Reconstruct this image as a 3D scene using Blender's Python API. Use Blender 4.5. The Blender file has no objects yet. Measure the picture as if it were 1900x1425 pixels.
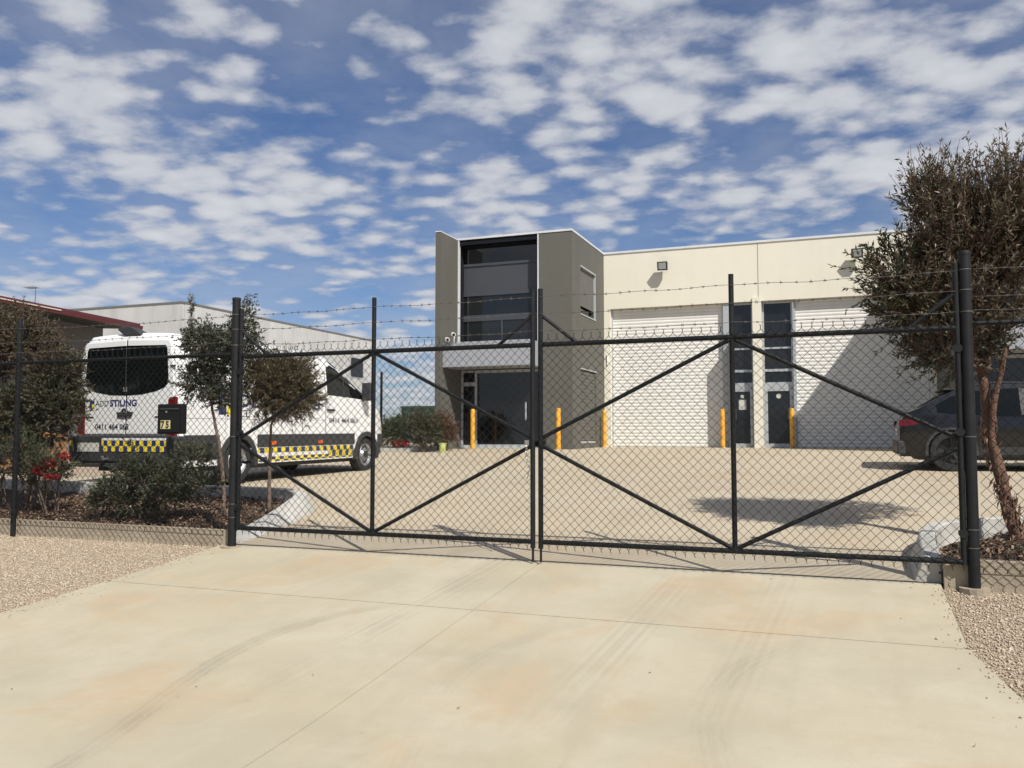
import bpy, math, random
import numpy as np
from mathutils import Vector, Matrix
random.seed(7); rng = np.random.default_rng(11)
R = math.radians
scene = bpy.context.scene
col = scene.collection

# ------------------------------------------------------------------ camera
EYE = 1.17                       # eye above the concrete at the gate line (z = 0)
cd = bpy.data.cameras.new('camera'); cam = bpy.data.objects.new('camera', cd); col.objects.link(cam)
cd.sensor_width = 36.0; cd.lens = 36.0 * 1590 / 1900; cd.clip_start = 0.05; cd.clip_end = 3000
cam.location = (0, 0, EYE); cam.rotation_euler = (R(90 + 3.46), 0, R(21))
scene.camera = cam

# ------------------------------------------------------------------ light
SUN = Vector((0.717, -0.60, 1.0)).normalized()
EXPOSURE = 0.24
sl = bpy.data.lights.new('sun', 'SUN'); sl.energy = 4.4; sl.angle = R(0.53); sl.color = (1.0, 0.955, 0.875)
so = bpy.data.objects.new('sun', sl); col.objects.link(so); so.location = (20, -20, 40)
so.rotation_euler = SUN.to_track_quat('Z', 'Y').to_euler()
scene.view_settings.view_transform = 'Standard'; scene.view_settings.look = 'None'
scene.view_settings.exposure = EXPOSURE; scene.view_settings.gamma = 1.0
scene.view_settings.use_curve_mapping = False
world = bpy.data.worlds.new('World'); scene.world = world; world.use_nodes = True

def build_world():
    nt = world.node_tree; N = nt.nodes; L = nt.links; N.clear()
    def n(t, **k):
        x = N.new(t)
        for a, b in k.items(): setattr(x, a, b)
        return x
    def m(op, a, b=None, clamp=False):
        x = n('ShaderNodeMath', operation=op, use_clamp=clamp)
        for i, v in enumerate((a, b)):
            if v is None: continue
            if isinstance(v, (int, float)): x.inputs[i].default_value = v
            else: L.new(v, x.inputs[i])
        return x.outputs[0]
    out = n('ShaderNodeOutputWorld'); bg = n('ShaderNodeBackground')
    sky = n('ShaderNodeTexSky', sky_type='NISHITA'); sky.sun_disc = False
    sky.sun_elevation = math.asin(SUN.z); sky.sun_rotation = math.atan2(SUN.x, SUN.y)
    sky.altitude = 30; sky.air_density = 1.0; sky.dust_density = 0.6; sky.ozone_density = 2.0
    tint = n('ShaderNodeMix', data_type='RGBA', blend_type='MULTIPLY'); tint.inputs[0].default_value = 1
    L.new(sky.outputs[0], tint.inputs[6]); tint.inputs[7].default_value = (0.049, 0.0565, 0.072, 1)
    tc = n('ShaderNodeTexCoord'); sep = n('ShaderNodeSeparateXYZ'); L.new(tc.outputs['Generated'], sep.inputs[0])
    # the sky is a thin curved shell: project the view direction on a plane overhead
    zc = m('MAXIMUM', sep.outputs[2], 0.0)
    den = m('ADD', zc, 0.17)
    px = m('DIVIDE', sep.outputs[0], den); py = m('DIVIDE', sep.outputs[1], den)
    cmb = n('ShaderNodeCombineXYZ'); L.new(px, cmb.inputs[0]); L.new(py, cmb.inputs[1])
    mp = n('ShaderNodeMapping'); L.new(cmb.outputs[0], mp.inputs[0])
    mp.inputs['Location'].default_value = (3.7, 1.9, 0); mp.inputs['Rotation'].default_value = (0, 0, R(-12)); mp.inputs['Scale'].default_value = (1.0, 1.0, 1)
    def noise(scale, det, rough, dist, vec=None, loc=None):
        x = n('ShaderNodeTexNoise'); x.inputs['Scale'].default_value = scale; x.inputs['Detail'].default_value = det
        x.inputs['Roughness'].default_value = rough; x.inputs['Distortion'].default_value = dist
        v = vec or mp.outputs[0]
        if loc:
            q = n('ShaderNodeMapping'); L.new(v, q.inputs[0]); q.inputs['Location'].default_value = loc; v = q.outputs[0]
        L.new(v, x.inputs['Vector']); return x.outputs['Fac']
    st = n('ShaderNodeMapping'); L.new(mp.outputs[0], st.inputs[0]); st.inputs['Scale'].default_value = (0.92, 1.06, 1)
    cells = noise(8.0, 7, 0.56, 0.0, st.outputs[0])
    cover = noise(1.9, 3, 0.5, 0.0, None, (1.3, 5.2, 0))
    vor = n('ShaderNodeTexVoronoi', feature='SMOOTH_F1'); vor.inputs['Scale'].default_value = 10.5; vor.inputs['Smoothness'].default_value = 0.6
    wv = n('ShaderNodeVectorMath', operation='ADD'); L.new(st.outputs[0], wv.inputs[0])
    wn = n('ShaderNodeTexNoise'); wn.inputs['Scale'].default_value = 6.0; wn.inputs['Detail'].default_value = 4
    L.new(st.outputs[0], wn.inputs['Vector'])
    ws = n('ShaderNodeVectorMath', operation='SCALE'); L.new(wn.outputs['Color'], ws.inputs[0]); ws.inputs['Scale'].default_value = 0.13
    L.new(ws.outputs[0], wv.inputs[1]); L.new(wv.outputs[0], vor.inputs['Vector'])
    puff = m('SUBTRACT', 0.62, vor.outputs['Distance'])
    big = noise(3.2, 6, 0.55, 0.25, st.outputs[0], (4.1, 7.7, 0))
    d = m('ADD', m('MULTIPLY', cells, 0.75), m('MULTIPLY', cover, 1.05))
    d = m('ADD', m('ADD', d, m('MULTIPLY', big, 0.55)), m('MULTIPLY', puff, 0.5))
    mr = n('ShaderNodeMapRange', interpolation_type='SMOOTHSTEP'); L.new(d, mr.inputs[0])
    mr.inputs[1].default_value = 1.06; mr.inputs[2].default_value = 1.44
    mask = m('MULTIPLY', mr.outputs[0], 0.93)
    veil = n('ShaderNodeMapRange'); L.new(noise(2.2, 6, 0.6, 0.3, None, (9, 2, 0)), veil.inputs[0])
    veil.inputs[1].default_value = 0.36; veil.inputs[2].default_value = 0.75; veil.inputs[4].default_value = 0.42
    mask = m('MAXIMUM', mask, veil.outputs[0])
    # thick middles are a touch greyer than the lit rims
    thick = n('ShaderNodeMapRange'); L.new(d, thick.inputs[0]); thick.inputs[1].default_value = 1.15; thick.inputs[2].default_value = 1.6
    cc = n('ShaderNodeMix', data_type='RGBA'); L.new(thick.outputs[0], cc.inputs[0])
    cc.inputs[6].default_value = (0.40, 0.42, 0.47, 1); cc.inputs[7].default_value = (0.57, 0.58, 0.61, 1)
    mix = n('ShaderNodeMix', data_type='RGBA'); L.new(mask, mix.inputs[0]); L.new(tint.outputs[2], mix.inputs[6]); L.new(cc.outputs[2], mix.inputs[7])
    L.new(mix.outputs[2], bg.inputs[0]); bg.inputs[1].default_value = 1.0
    L.new(bg.outputs[0], out.inputs[0])
build_world()

# ------------------------------------------------------------------ ground profile and pixel rays
PR = [(-80, 1.74), (-20, 1.70), (0, 1.64), (3.5, 1.53), (7.45, 1.17), (8.5, 1.06), (11, .78), (15, .715), (17.3, .64), (23, .41), (28, .37), (900, .37)]
def _lin(Y):
    for (a, b), (c, d) in zip(PR, PR[1:]):
        if Y <= c: return b + (d - b) * (Y - a) / (c - a)
    return PR[-1][1]
def gz(Y):
    w = 0.7
    return EYE - sum(_lin(Y + w * k / 3) for k in range(-3, 4)) / 7
PIT, YAW = R(3.46), R(21)
def ray(px, py):
    u = (px - 950) / 1590; v = (712.5 - py) / 1590
    f = math.cos(PIT) - v * math.sin(PIT); up = math.sin(PIT) + v * math.cos(PIT)
    return (u * math.cos(YAW) - f * math.sin(YAW), u * math.sin(YAW) + f * math.cos(YAW), up)
def PY(px, py, Y):
    d = ray(px, py); t = Y / d[1]; return Vector((d[0] * t, Y, EYE + d[2] * t))

# ------------------------------------------------------------------ mesh helpers
ORG = {}
class MB:
    def __init__(s): s.v = []; s.f = []
    def add(s, vs, fs):
        o = len(s.v); s.v += [tuple(p) for p in vs]; s.f += [tuple(i + o for i in f) for f in fs]; return s
    def box(s, x0, x1, y0, y1, z0, z1):
        return s.add([(x0, y0, z0), (x1, y0, z0), (x1, y1, z0), (x0, y1, z0), (x0, y0, z1), (x1, y0, z1), (x1, y1, z1), (x0, y1, z1)],
                     [(0, 3, 2, 1), (4, 5, 6, 7), (0, 1, 5, 4), (1, 2, 6, 5), (2, 3, 7, 6), (3, 0, 4, 7)])
    def tube(s, pts, r, n=8, caps=True):
        pts = [Vector(p) for p in pts]; rs = r if isinstance(r, (list, tuple)) else [r] * len(pts)
        vs = []; fs = []; prev = None
        for i, p in enumerate(pts):
            d = (pts[min(i + 1, len(pts) - 1)] - pts[max(i - 1, 0)])
            d = d.normalized() if d.length > 1e-9 else Vector((0, 0, 1))
            if prev is None:
                a = Vector((1, 0, 0)) if abs(d.x) < 0.8 else Vector((0, 1, 0)); u = d.cross(a).normalized()
            else:
                u = (prev - d * prev.dot(d)).normalized()
            prev = u; w = d.cross(u)
            for k in range(n):
                t = 2 * math.pi * k / n
                vs.append(p + u * (math.cos(t) * rs[i]) + w * (math.sin(t) * rs[i]))
        for i in range(len(pts) - 1):
            for k in range(n):
                a = i * n + k; b = i * n + (k + 1) % n; fs.append((a, b, b + n, a + n))
        if caps:
            fs.append(tuple(range(n - 1, -1, -1))); fs.append(tuple(range((len(pts) - 1) * n, len(pts) * n)))
        return s.add(vs, fs)
    def prism(s, poly, axis, a, b):
        m_ = len(poly)
        def P(q, t): return {'x': (t, q[0], q[1]), 'y': (q[0], t, q[1]), 'z': (q[0], q[1], t)}[axis]
        vs = [P(q, a) for q in poly] + [P(q, b) for q in poly]
        fs = [tuple(range(m_ - 1, -1, -1)), tuple(range(m_, 2 * m_))] + [(i, (i + 1) % m_, m_ + (i + 1) % m_, m_ + i) for i in range(m_)]
        return s.add(vs, fs)
    def sweep(s, rows, close=False, caps=True):
        """rows: list of equal-length point lists"""
        m_ = len(rows[0]); vs = [p for r in rows for p in r]; fs = []
        for i in range(len(rows) - 1):
            for k in range(m_ if close else m_ - 1):
                a = i * m_ + k; b = i * m_ + (k + 1) % m_; fs.append((a, b, b + m_, a + m_))
        if caps and close:
            fs.append(tuple(range(m_ - 1, -1, -1))); fs.append(tuple(range((len(rows) - 1) * m_, len(rows) * m_)))
        return s.add(vs, fs)
    def build(s, name, mat, parent=None, smooth=False, bevel=0, fix=True, org=None):
        me = bpy.data.meshes.new(name); o = bpy.data.objects.new(name, me); col.objects.link(o)
        g = ORG.get(parent.name, Vector((0, 0, 0))) if parent else Vector(org or (0, 0, 0))
        me.from_pydata([(p[0] - g[0], p[1] - g[1], p[2] - g[2]) for p in s.v], [], s.f); me.update()
        if fix:
            import bmesh
            bm = bmesh.new(); bm.from_mesh(me); bmesh.ops.recalc_face_normals(bm, faces=bm.faces); bm.to_mesh(me); bm.free()
        me.materials.append(mat)
        if smooth:
            me.polygons.foreach_set('use_smooth', [True] * len(me.polygons))
            if smooth != 'all': me.set_sharp_from_angle(angle=R(38))
        if bevel:
            b = o.modifiers.new('bevel', 'BEVEL'); b.width = bevel; b.segments = 2; b.limit_method = 'ANGLE'
        if parent: o.parent = parent; ORG[o.name] = g
        else: o.location = g; ORG[o.name] = g
        return o
def tag(o, label, cat, group=None, kind=None):
    if label: o['label'] = label
    if cat: o['category'] = cat
    if group: o['group'] = group
    if kind: o['kind'] = kind
    return o
def thing(name, label, cat, loc, group=None, local=False, rot=(0, 0, 0)):
    o = bpy.data.objects.new(name, None); o.empty_display_size = 0.2; col.objects.link(o)
    o.location = loc; o.rotation_euler = rot; ORG[o.name] = Vector((0, 0, 0)) if local else Vector(loc)
    return tag(o, label, cat, group)
def structure(o): o['kind'] = 'structure'; return o
def text_mesh(txt, size, bold=0.0, depth=0.002):
    cu = bpy.data.curves.new('t', 'FONT'); cu.body = txt; cu.size = size; cu.offset = bold; cu.extrude = depth; cu.resolution_u = 3
    o = bpy.data.objects.new('t', cu); col.objects.link(o)
    dg = bpy.context.evaluated_depsgraph_get(); me = bpy.data.meshes.new_from_object(o.evaluated_get(dg))
    vs = [v.co.copy() for v in me.vertices]; fs = [tuple(p.vertices) for p in me.polygons]
    bpy.data.objects.remove(o); bpy.data.curves.remove(cu); bpy.data.meshes.remove(me)
    return vs, fs
def np_mesh(name, verts, faces, mat, parent=None, cols=None, smooth=False, org=None):
    me = bpy.data.meshes.new(name); o = bpy.data.objects.new(name, me); col.objects.link(o)
    g = ORG.get(parent.name, Vector((0, 0, 0))) if parent else Vector(org or (0, 0, 0))
    verts = np.asarray(verts, np.float32) - np.array(g, np.float32)
    k = faces.shape[1]
    me.vertices.add(len(verts)); me.vertices.foreach_set('co', verts.ravel())
    me.loops.add(faces.size); me.loops.foreach_set('vertex_index', faces.astype(np.int32).ravel())
    me.polygons.add(len(faces)); me.polygons.foreach_set('loop_start', np.arange(0, faces.size, k, dtype=np.int32))
    me.update(calc_edges=True)
    if cols is not None:
        at = me.color_attributes.new('Col', 'FLOAT_COLOR', 'POINT'); at.data.foreach_set('color', np.asarray(cols, np.float32).ravel())
    me.materials.append(mat); me.validate()
    if smooth: me.polygons.foreach_set('use_smooth', [True] * len(me.polygons))
    if parent: o.parent = parent
    else: o.location = g
    ORG[o.name] = g
    return o

# ------------------------------------------------------------------ materials
def pm(name, c1, c2=None, scale=4.0, rough=0.6, metal=0.0, bump=0.0, bscale=None, spec=0.5, detail=5, stretch=(1, 1, 1), rvar=0.0, coat=0.0):
    m = bpy.data.materials.new(name); m.use_nodes = True; nt = m.node_tree; N = nt.nodes; L = nt.links
    b = N['Principled BSDF']; b.inputs['Roughness'].default_value = rough; b.inputs['Metallic'].default_value = metal
    b.inputs['Specular IOR Level'].default_value = spec; b.inputs['Coat Weight'].default_value = coat
    tc = N.new('ShaderNodeTexCoord'); mp = N.new('ShaderNodeMapping'); L.new(tc.outputs['Object'], mp.inputs[0]); mp.inputs['Scale'].default_value = stretch
    nz = N.new('ShaderNodeTexNoise'); nz.inputs['Scale'].default_value = scale; nz.inputs['Detail'].default_value = detail; nz.inputs['Roughness'].default_value = 0.6
    L.new(mp.outputs[0], nz.inputs['Vector'])
    c2 = c2 or tuple(x * 0.86 for x in c1)
    cr = N.new('ShaderNodeValToRGB'); cr.color_ramp.elements[0].position = 0.32; cr.color_ramp.elements[1].position = 0.68
    cr.color_ramp.elements[0].color = (*c1, 1); cr.color_ramp.elements[1].color = (*c2, 1)
    L.new(nz.outputs['Fac'], cr.inputs[0]); L.new(cr.outputs[0], b.inputs['Base Color'])
    if rvar:
        mr = N.new('ShaderNodeMapRange'); L.new(nz.outputs['Fac'], mr.inputs[0]); mr.inputs[3].default_value = rough - rvar; mr.inputs[4].default_value = rough + rvar
        L.new(mr.outputs[0], b.inputs['Roughness'])
    if bump:
        n2 = N.new('ShaderNodeTexNoise'); n2.inputs['Scale'].default_value = bscale or scale * 6; n2.inputs['Detail'].default_value = 4
        L.new(tc.outputs['Object'], n2.inputs['Vector'])
        bp = N.new('ShaderNodeBump'); bp.inputs['Strength'].default_value = bump; bp.inputs['Distance'].default_value = 0.02
        L.new(n2.outputs['Fac'], bp.inputs['Height']); L.new(bp.outputs[0], b.inputs['Normal'])
    return m
def weather(m, amt, dark, zs=.12, sc=2.2):
    nt = m.node_tree; N = nt.nodes; L = nt.links; b = N['Principled BSDF']; src = b.inputs['Base Color'].links[0].from_socket
    g = N.new('ShaderNodeNewGeometry'); mp = N.new('ShaderNodeMapping'); L.new(g.outputs['Position'], mp.inputs[0]); mp.inputs['Scale'].default_value = (1, 1, zs)
    n1 = N.new('ShaderNodeTexNoise'); n1.inputs['Scale'].default_value = sc; n1.inputs['Detail'].default_value = 8; n1.inputs['Roughness'].default_value = .65; L.new(mp.outputs[0], n1.inputs['Vector'])
    mr = N.new('ShaderNodeMapRange'); L.new(n1.outputs['Fac'], mr.inputs[0]); mr.inputs[1].default_value = .48; mr.inputs[2].default_value = .78; mr.inputs[4].default_value = amt
    mx = N.new('ShaderNodeMix'); mx.data_type = 'RGBA'; L.new(mr.outputs[0], mx.inputs[0]); L.new(src, mx.inputs[6]); mx.inputs[7].default_value = (*dark, 1)
    L.new(mx.outputs[2], b.inputs['Base Color'])
def leafmat(name, trans=0.25):
    m = bpy.data.materials.new(name); m.use_nodes = True; nt = m.node_tree; N = nt.nodes; L = nt.links
    b = N['Principled BSDF']; b.inputs['Roughness'].default_value = 0.55; b.inputs['Specular IOR Level'].default_value = 0.35
    a = N.new('ShaderNodeAttribute'); a.attribute_name = 'Col'; L.new(a.outputs['Color'], b.inputs['Base Color'])
    t = N.new('ShaderNodeBsdfTranslucent'); L.new(a.outputs['Color'], t.inputs[0])
    mx = N.new('ShaderNodeMixShader'); mx.inputs[0].default_value = trans
    L.new(b.outputs[0], mx.inputs[1]); L.new(t.outputs[0], mx.inputs[2]); L.new(mx.outputs[0], N['Material Output'].inputs[0])
    return m
TRACK = np.polyfit([3.07, 3.62, 4.31, 4.93, 5.53, 6.04], [-3.41, -3.57, -3.71, -3.74, -3.62, -3.17], 3)
def concrete(name, c1, c2, c3, tracks=True):
    m = bpy.data.materials.new(name); m.use_nodes = True; nt = m.node_tree; N = nt.nodes; L = nt.links
    b = N['Principled BSDF']; b.inputs['Roughness'].default_value = 0.82; b.inputs['Specular IOR Level'].default_value = 0.3
    g = N.new('ShaderNodeNewGeometry'); pos = g.outputs['Position']
    def nz(sc, det, st=(1, 1, 1), rot=0, dist=0.0, off=(0, 0, 0)):
        mp = N.new('ShaderNodeMapping'); L.new(pos, mp.inputs[0]); mp.inputs['Scale'].default_value = st; mp.inputs['Rotation'].default_value = (0, 0, rot); mp.inputs['Location'].default_value = off
        x = N.new('ShaderNodeTexNoise'); x.inputs['Scale'].default_value = sc; x.inputs['Detail'].default_value = det; x.inputs['Distortion'].default_value = dist; x.inputs['Roughness'].default_value = 0.58
        L.new(mp.outputs[0], x.inputs['Vector']); return x.outputs['Fac']
    def mr(x, a, b_, c=0.0, d=1.0):
        q = N.new('ShaderNodeMapRange'); q.interpolation_type = 'SMOOTHSTEP'; L.new(x, q.inputs[0])
        for i, v in enumerate((a, b_, c, d)): q.inputs[i + 1].default_value = v
        return q.outputs[0]
    def mix(f, a, c, mode='MIX'):
        q = N.new('ShaderNodeMix'); q.data_type = 'RGBA'; q.blend_type = mode
        if isinstance(f, float): q.inputs[0].default_value = f
        else: L.new(f, q.inputs[0])
        for i, v in ((6, a), (7, c)):
            if isinstance(v, tuple): q.inputs[i].default_value = (*v, 1)
            else: L.new(v, q.inputs[i])
        return q.outputs[2]
    def m2(op, a, c=None):
        q = N.new('ShaderNodeMath'); q.operation = op
        for i, v in enumerate((a, c)):
            if v is None: continue
            if isinstance(v, (int, float)): q.inputs[i].default_value = v
            else: L.new(v, q.inputs[i])
        return q.outputs[0]
    c = mix(mr(nz(0.55, 5, dist=0.8), .3, .7), c1, c2)
    c = mix(mr(nz(0.8, 4, off=(5, 3, 0), dist=0.5), .48, .68, 0, .9), c, c3)
    # long scuffs left by turning tyres, running through the gateway
    c = mix(mr(nz(1.5, 8, st=(2.2, .42, 1), rot=R(14), dist=.4), .46, .78, 0, .34), c, tuple(x * .80 for x in c1))
    c = mix(mr(nz(1.7, 8, st=(2.0, .45, 1), rot=R(-22), off=(3, 7, 0)), .48, .8, 0, .32), c, tuple(x * 1.1 for x in c2))
    c = mix(mr(nz(1.6, 7, off=(7, 1, 0), dist=.3), .45, .72, 0, .4), c, tuple(x * .84 for x in c1))
    c = mix(mr(nz(2.7, 6, off=(1, 8, 0), dist=.6), .5, .75, 0, .35), c, tuple(x * 1.08 for x in c2))
    c = mix(mr(nz(9, 4), .5, .85, 0, .3), c, tuple(x * .86 for x in c1))
    c = mix(mr(nz(.9, 7, off=(11, 4, 0), dist=.4), .46, .7, 0, .38), c, (c1[0] * .86, c1[1] * .9, c1[2] * .98))
    c = mix(mr(nz(230, 2), .5, .8, 0, .3), c, tuple(x * .8 for x in c1))
    c = mix(mr(nz(60, 3), .55, .85, 0, .35), c, tuple(x * .82 for x in c1))
    if tracks:
        sp = N.new('ShaderNodeSeparateXYZ'); L.new(pos, sp.inputs[0]); X, Y = sp.outputs[0], sp.outputs[1]
        f = m2('ADD', m2('MULTIPLY', m2('ADD', m2('MULTIPLY', m2('ADD', m2('MULTIPLY', Y, float(TRACK[0])), float(TRACK[1])), Y), float(TRACK[2])), Y), float(TRACK[3]))
        wob = m2('MULTIPLY', m2('SUBTRACT', nz(14, 3), .5), .05)
        for off, amp, w in ((0, .36, .085), (1.62, .14, .09), (3.1, .18, .1)):
            dx = m2('ABSOLUTE', m2('SUBTRACT', m2('ADD', X, wob), m2('ADD', f, off)))
            band = mr(dx, w * .55, w * 1.25, amp, 0.0)
            rib = mr(m2('SINE', m2('MULTIPLY', dx, 150.0)), -.4, .6, .45, 1.0)
            brk = mr(nz(1.7, 4, off=(off, 2, 0)), .30, .6, .25, 1.0)
            band = m2('MULTIPLY', band, mr(Y, 5.6, 6.25, 1.0, 0.0))
            c = mix(m2('MULTIPLY', m2('MULTIPLY', band, rib), brk), c, (.22, .19, .145))
    if tracks:
        for xc, amp in ((-3.05, .24), (-1.35, .2), (-.55, .16)):
            dx = m2('ABSOLUTE', m2('SUBTRACT', m2('ADD', X, m2('MULTIPLY', m2('SUBTRACT', Y, 6.0), -.06)), xc))
            band = mr(dx, .08, .2, amp, 0.0); rib = mr(m2('SINE', m2('MULTIPLY', dx, 95.0)), -.5, .7, .15, 1.0)
            brk = m2('MULTIPLY', mr(nz(1.4, 5, off=(xc, 4, 0)), .35, .6, .1, 1.0), mr(Y, 3.6, 5.6, 0.0, 1.0))
            c = mix(m2('MULTIPLY', m2('MULTIPLY', band, rib), brk), c, (.25, .22, .17))
    # a few dark oil and rubber spots
    c = mix(mr(nz(1.25, 6, off=(2, 9, 0), dist=1.2), .66, .78, 0, .45), c, (.24, .21, .16))
    L.new(c, b.inputs['Base Color'])
    bp = N.new('ShaderNodeBump'); bp.inputs['Strength'].default_value = .18; bp.inputs['Distance'].default_value = .01
    L.new(nz(110, 4), bp.inputs['Height']); L.new(bp.outputs[0], b.inputs['Normal'])
    return m
def checker(name, ca, cb, sx, axes):
    m = bpy.data.materials.new(name); m.use_nodes = True; nt = m.node_tree; N = nt.nodes; L = nt.links
    b = N['Principled BSDF']; b.inputs['Roughness'].default_value = 0.4
    tc = N.new('ShaderNodeTexCoord'); sp = N.new('ShaderNodeSeparateXYZ'); L.new(tc.outputs['Object'], sp.inputs[0]); cm = N.new('ShaderNodeCombineXYZ')
    for i, a in enumerate(axes[:2]): L.new(sp.outputs[a], cm.inputs[i])
    cm.inputs[2].default_value = 0.013
    mp = N.new('ShaderNodeMapping'); L.new(cm.outputs[0], mp.inputs[0]); mp.inputs['Scale'].default_value = (sx[0], sx[1], 1); mp.inputs['Location'].default_value = (sx[2], sx[3], 0)
    ch = N.new('ShaderNodeTexChecker'); ch.inputs['Scale'].default_value = 1.0; ch.inputs[1].default_value = (*ca, 1); ch.inputs[2].default_value = (*cb, 1)
    L.new(mp.outputs[0], ch.inputs[0]); L.new(ch.outputs[0], b.inputs['Base Color'])
    return m

M = {}
M['drive'] = concrete('driveway_concrete', (.45, .398, .282), (.497, .45, .342), (.475, .37, .245))
M['yard'] = concrete('yard_concrete', (.445, .375, .268), (.485, .42, .315), (.455, .36, .25), tracks=False)
M['kerb'] = pm('kerb_concrete', (.52, .51, .475), (.42, .405, .365), 5, .85, bump=.25, bscale=60)
M['plinth'] = pm('plinth_concrete', (.40, .34, .25), (.31, .26, .19), 3, .88, bump=.3, bscale=50)
M['gap'] = pm('joint_filler', (.014, .012, .010), None, 10, .95)
M['dirt'] = pm('gravel_bed', (.44, .36, .26), (.34, .27, .19), 22, .95, bump=.8, bscale=90, detail=8)
M['stone'] = leafmat('gravel_stone', 0.0)
M['mulch'] = pm('mulch_soil', (.11, .072, .045), (.055, .036, .024), 30, .95, bump=.9, bscale=120)
M['chip'] = leafmat('bark_chip', 0.0)
M['black'] = pm('black_powder_coat', (.010, .011, .012), (.016, .017, .019), 9, .58, spec=.25, rvar=.08)
M['wire'] = pm('black_coated_wire', (.010, .010, .011), None, 9, .5, spec=.25)
M['galv'] = pm('galvanised_wire', (.20, .19, .18), (.12, .11, .10), 20, .45, metal=.6)
M['chain'] = pm('zinc_chain', (.45, .43, .40), None, 20, .35, metal=.8)
M['cream'] = pm('cream_wall_paint', (.755, .72, .60), (.725, .69, .575), .8, .8, bump=.05, bscale=40)
M['cream_seal'] = pm('joint_sealant', (.36, .33, .27), None, 5, .8)
M['taupe'] = pm('taupe_wall_paint', (.115, .112, .096), (.106, .103, .088), .9, .8, bump=.05, bscale=40)
M['blind'] = pm('grey_blind', (.125, .123, .115), None, 2, .7)
M['cap'] = pm('metal_capping', (.74, .75, .76), None, 2, .45, metal=.15)
M['alu'] = pm('anodised_aluminium', (.46, .48, .50), (.42, .44, .46), 6, .42, metal=.2)
M['slat'] = pm('roller_door_slat', (.75, .74, .70), (.71, .70, .66), 1.2, .5)
M['glass'] = pm('dark_tinted_glass', (.012, .014, .016), None, 2, .06, spec=.6)
M['vglass'] = pm('vehicle_privacy_glass', (.006, .008, .008), None, 2, .05, spec=.3)
M['spandrel'] = pm('spandrel_panel', (.058, .064, .074), None, 1, .45)
M['recess_shade'] = pm('recess_shade_black', (.014, .016, .020), None, 2, .9, spec=.1)  # near-black colour carries the shade inside the recess and rooms
M['awning'] = pm('awning_fascia', (.34, .355, .385), (.32, .335, .365), 1, .55)
M['yellow'] = pm('bollard_yellow_paint', (.80, .40, .035), (.74, .36, .03), 7, .45)
M['white'] = pm('van_white_paint', (.80, .80, .79), (.77, .77, .76), .7, .28, coat=.4)
M['seal'] = pm('grey_rubber_seal', (.06, .06, .06), None, 4, .7)
M['seam'] = pm('panel_seam_shadow_gap', (.36, .36, .36), None, 4, .6)
M['plastic'] = pm('black_plastic_trim', (.028, .029, .031), (.042, .043, .045), 6, .6, bump=.06, bscale=160)
M['rubber'] = pm('tyre_rubber', (.018, .018, .018), (.03, .029, .027), 12, .85, bump=.15, bscale=40)
M['rim'] = pm('wheel_steel', (.42, .43, .44), (.30, .31, .32), 8, .38, metal=.7)
M['darkrim'] = pm('dark_alloy', (.035, .036, .038), None, 8, .35, metal=.6)
M['red'] = pm('red_lamp_lens', (.17, .010, .013), (.12, .007, .010), 12, .18)
M['orange'] = pm('orange_marker_lens', (.75, .14, .02), None, 12, .25)
M['navy'] = pm('navy_print', (.025, .035, .13), None, 8, .4)
M['ink'] = pm('dark_print', (.02, .022, .045), None, 8, .4)
M['yprint'] = pm('yellow_print', (.78, .62, .03), None, 8, .4)
M['plate'] = pm('number_plate', (.62, .62, .56), (.50, .50, .46), 9, .4)
M['chrome'] = pm('chrome_trim', (.6, .6, .61), None, 8, .18, metal=.9)
M['checks'] = checker('side_checks', (.78, .62, .03), (.025, .035, .15), (8.6, 8.6, .0, .02), (1, 2, 0))
M['checkr'] = checker('rear_checks', (.78, .62, .03), (.025, .035, .15), (13.0, 12.2, .2, .475), (0, 2, 0))
M['carpaint'] = pm('dark_slate_car_paint', (.013, .0145, .017), None, 1, .3, metal=.5, coat=.6)
M['bark'] = pm('reddish_bark', (.17, .09, .058), (.075, .045, .033), 16, .9, bump=.9, bscale=45, stretch=(1, 1, .25))
M['greybark'] = pm('grey_brown_bark', (.20, .15, .11), (.11, .08, .06), 18, .9, bump=.8, bscale=50, stretch=(1, 1, .3))
M['stake'] = pm('weathered_timber', (.27, .19, .13), (.18, .12, .08), 14, .9, bump=.4, stretch=(3, 3, .3))
M['leaf'] = leafmat('leaf', .22)
M['flower'] = leafmat('flower_petal', .2)
M['mailbox'] = pm('black_letterbox_paint', (.009, .010, .011), None, 8, .6, spec=.2)
M['ysign'] = pm('yellow_number_sticker', (.62, .54, .24), None, 20, .6)
M['redroof'] = pm('dark_red_roof_steel', (.13, .032, .036), (.11, .027, .03), 3, .45)
M['gutter'] = pm('cream_gutter', (.74, .68, .56), None, 3, .5)
M['shedwall'] = pm('grey_shed_cladding', (.165, .165, .16), (.15, .15, .146), 2, .7)
M['eave_shade'] = pm('eave_shade_dark', (.02, .028, .03), None, 2, .8)  # shadow under the overhang put into the colour
M['tilt'] = pm('grey_tilt_panel', (.56, .56, .545), (.46, .46, .45), .35, .85, detail=6)
M['tiltjoint'] = pm('tilt_panel_joint', (.16, .16, .155), None, 3, .9)
M['greenbox'] = pm('dark_green_steel', (.035, .07, .055), None, 2, .55)
M['lime'] = pm('pale_lime_plastic', (.55, .62, .22), (.47, .54, .17), 8, .5)
M['orangewood'] = pm('orange_timber', (.36, .19, .085), (.24, .12, .05), 9, .8)
M['camwhite'] = pm('white_camera_plastic', (.82, .82, .82), None, 6, .35)
M['lens'] = pm('lamp_glass', (.42, .43, .42), None, 20, .12)
M['tin'] = pm('antenna_metal', (.3, .3, .31), None, 8, .4, metal=.6)

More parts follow.
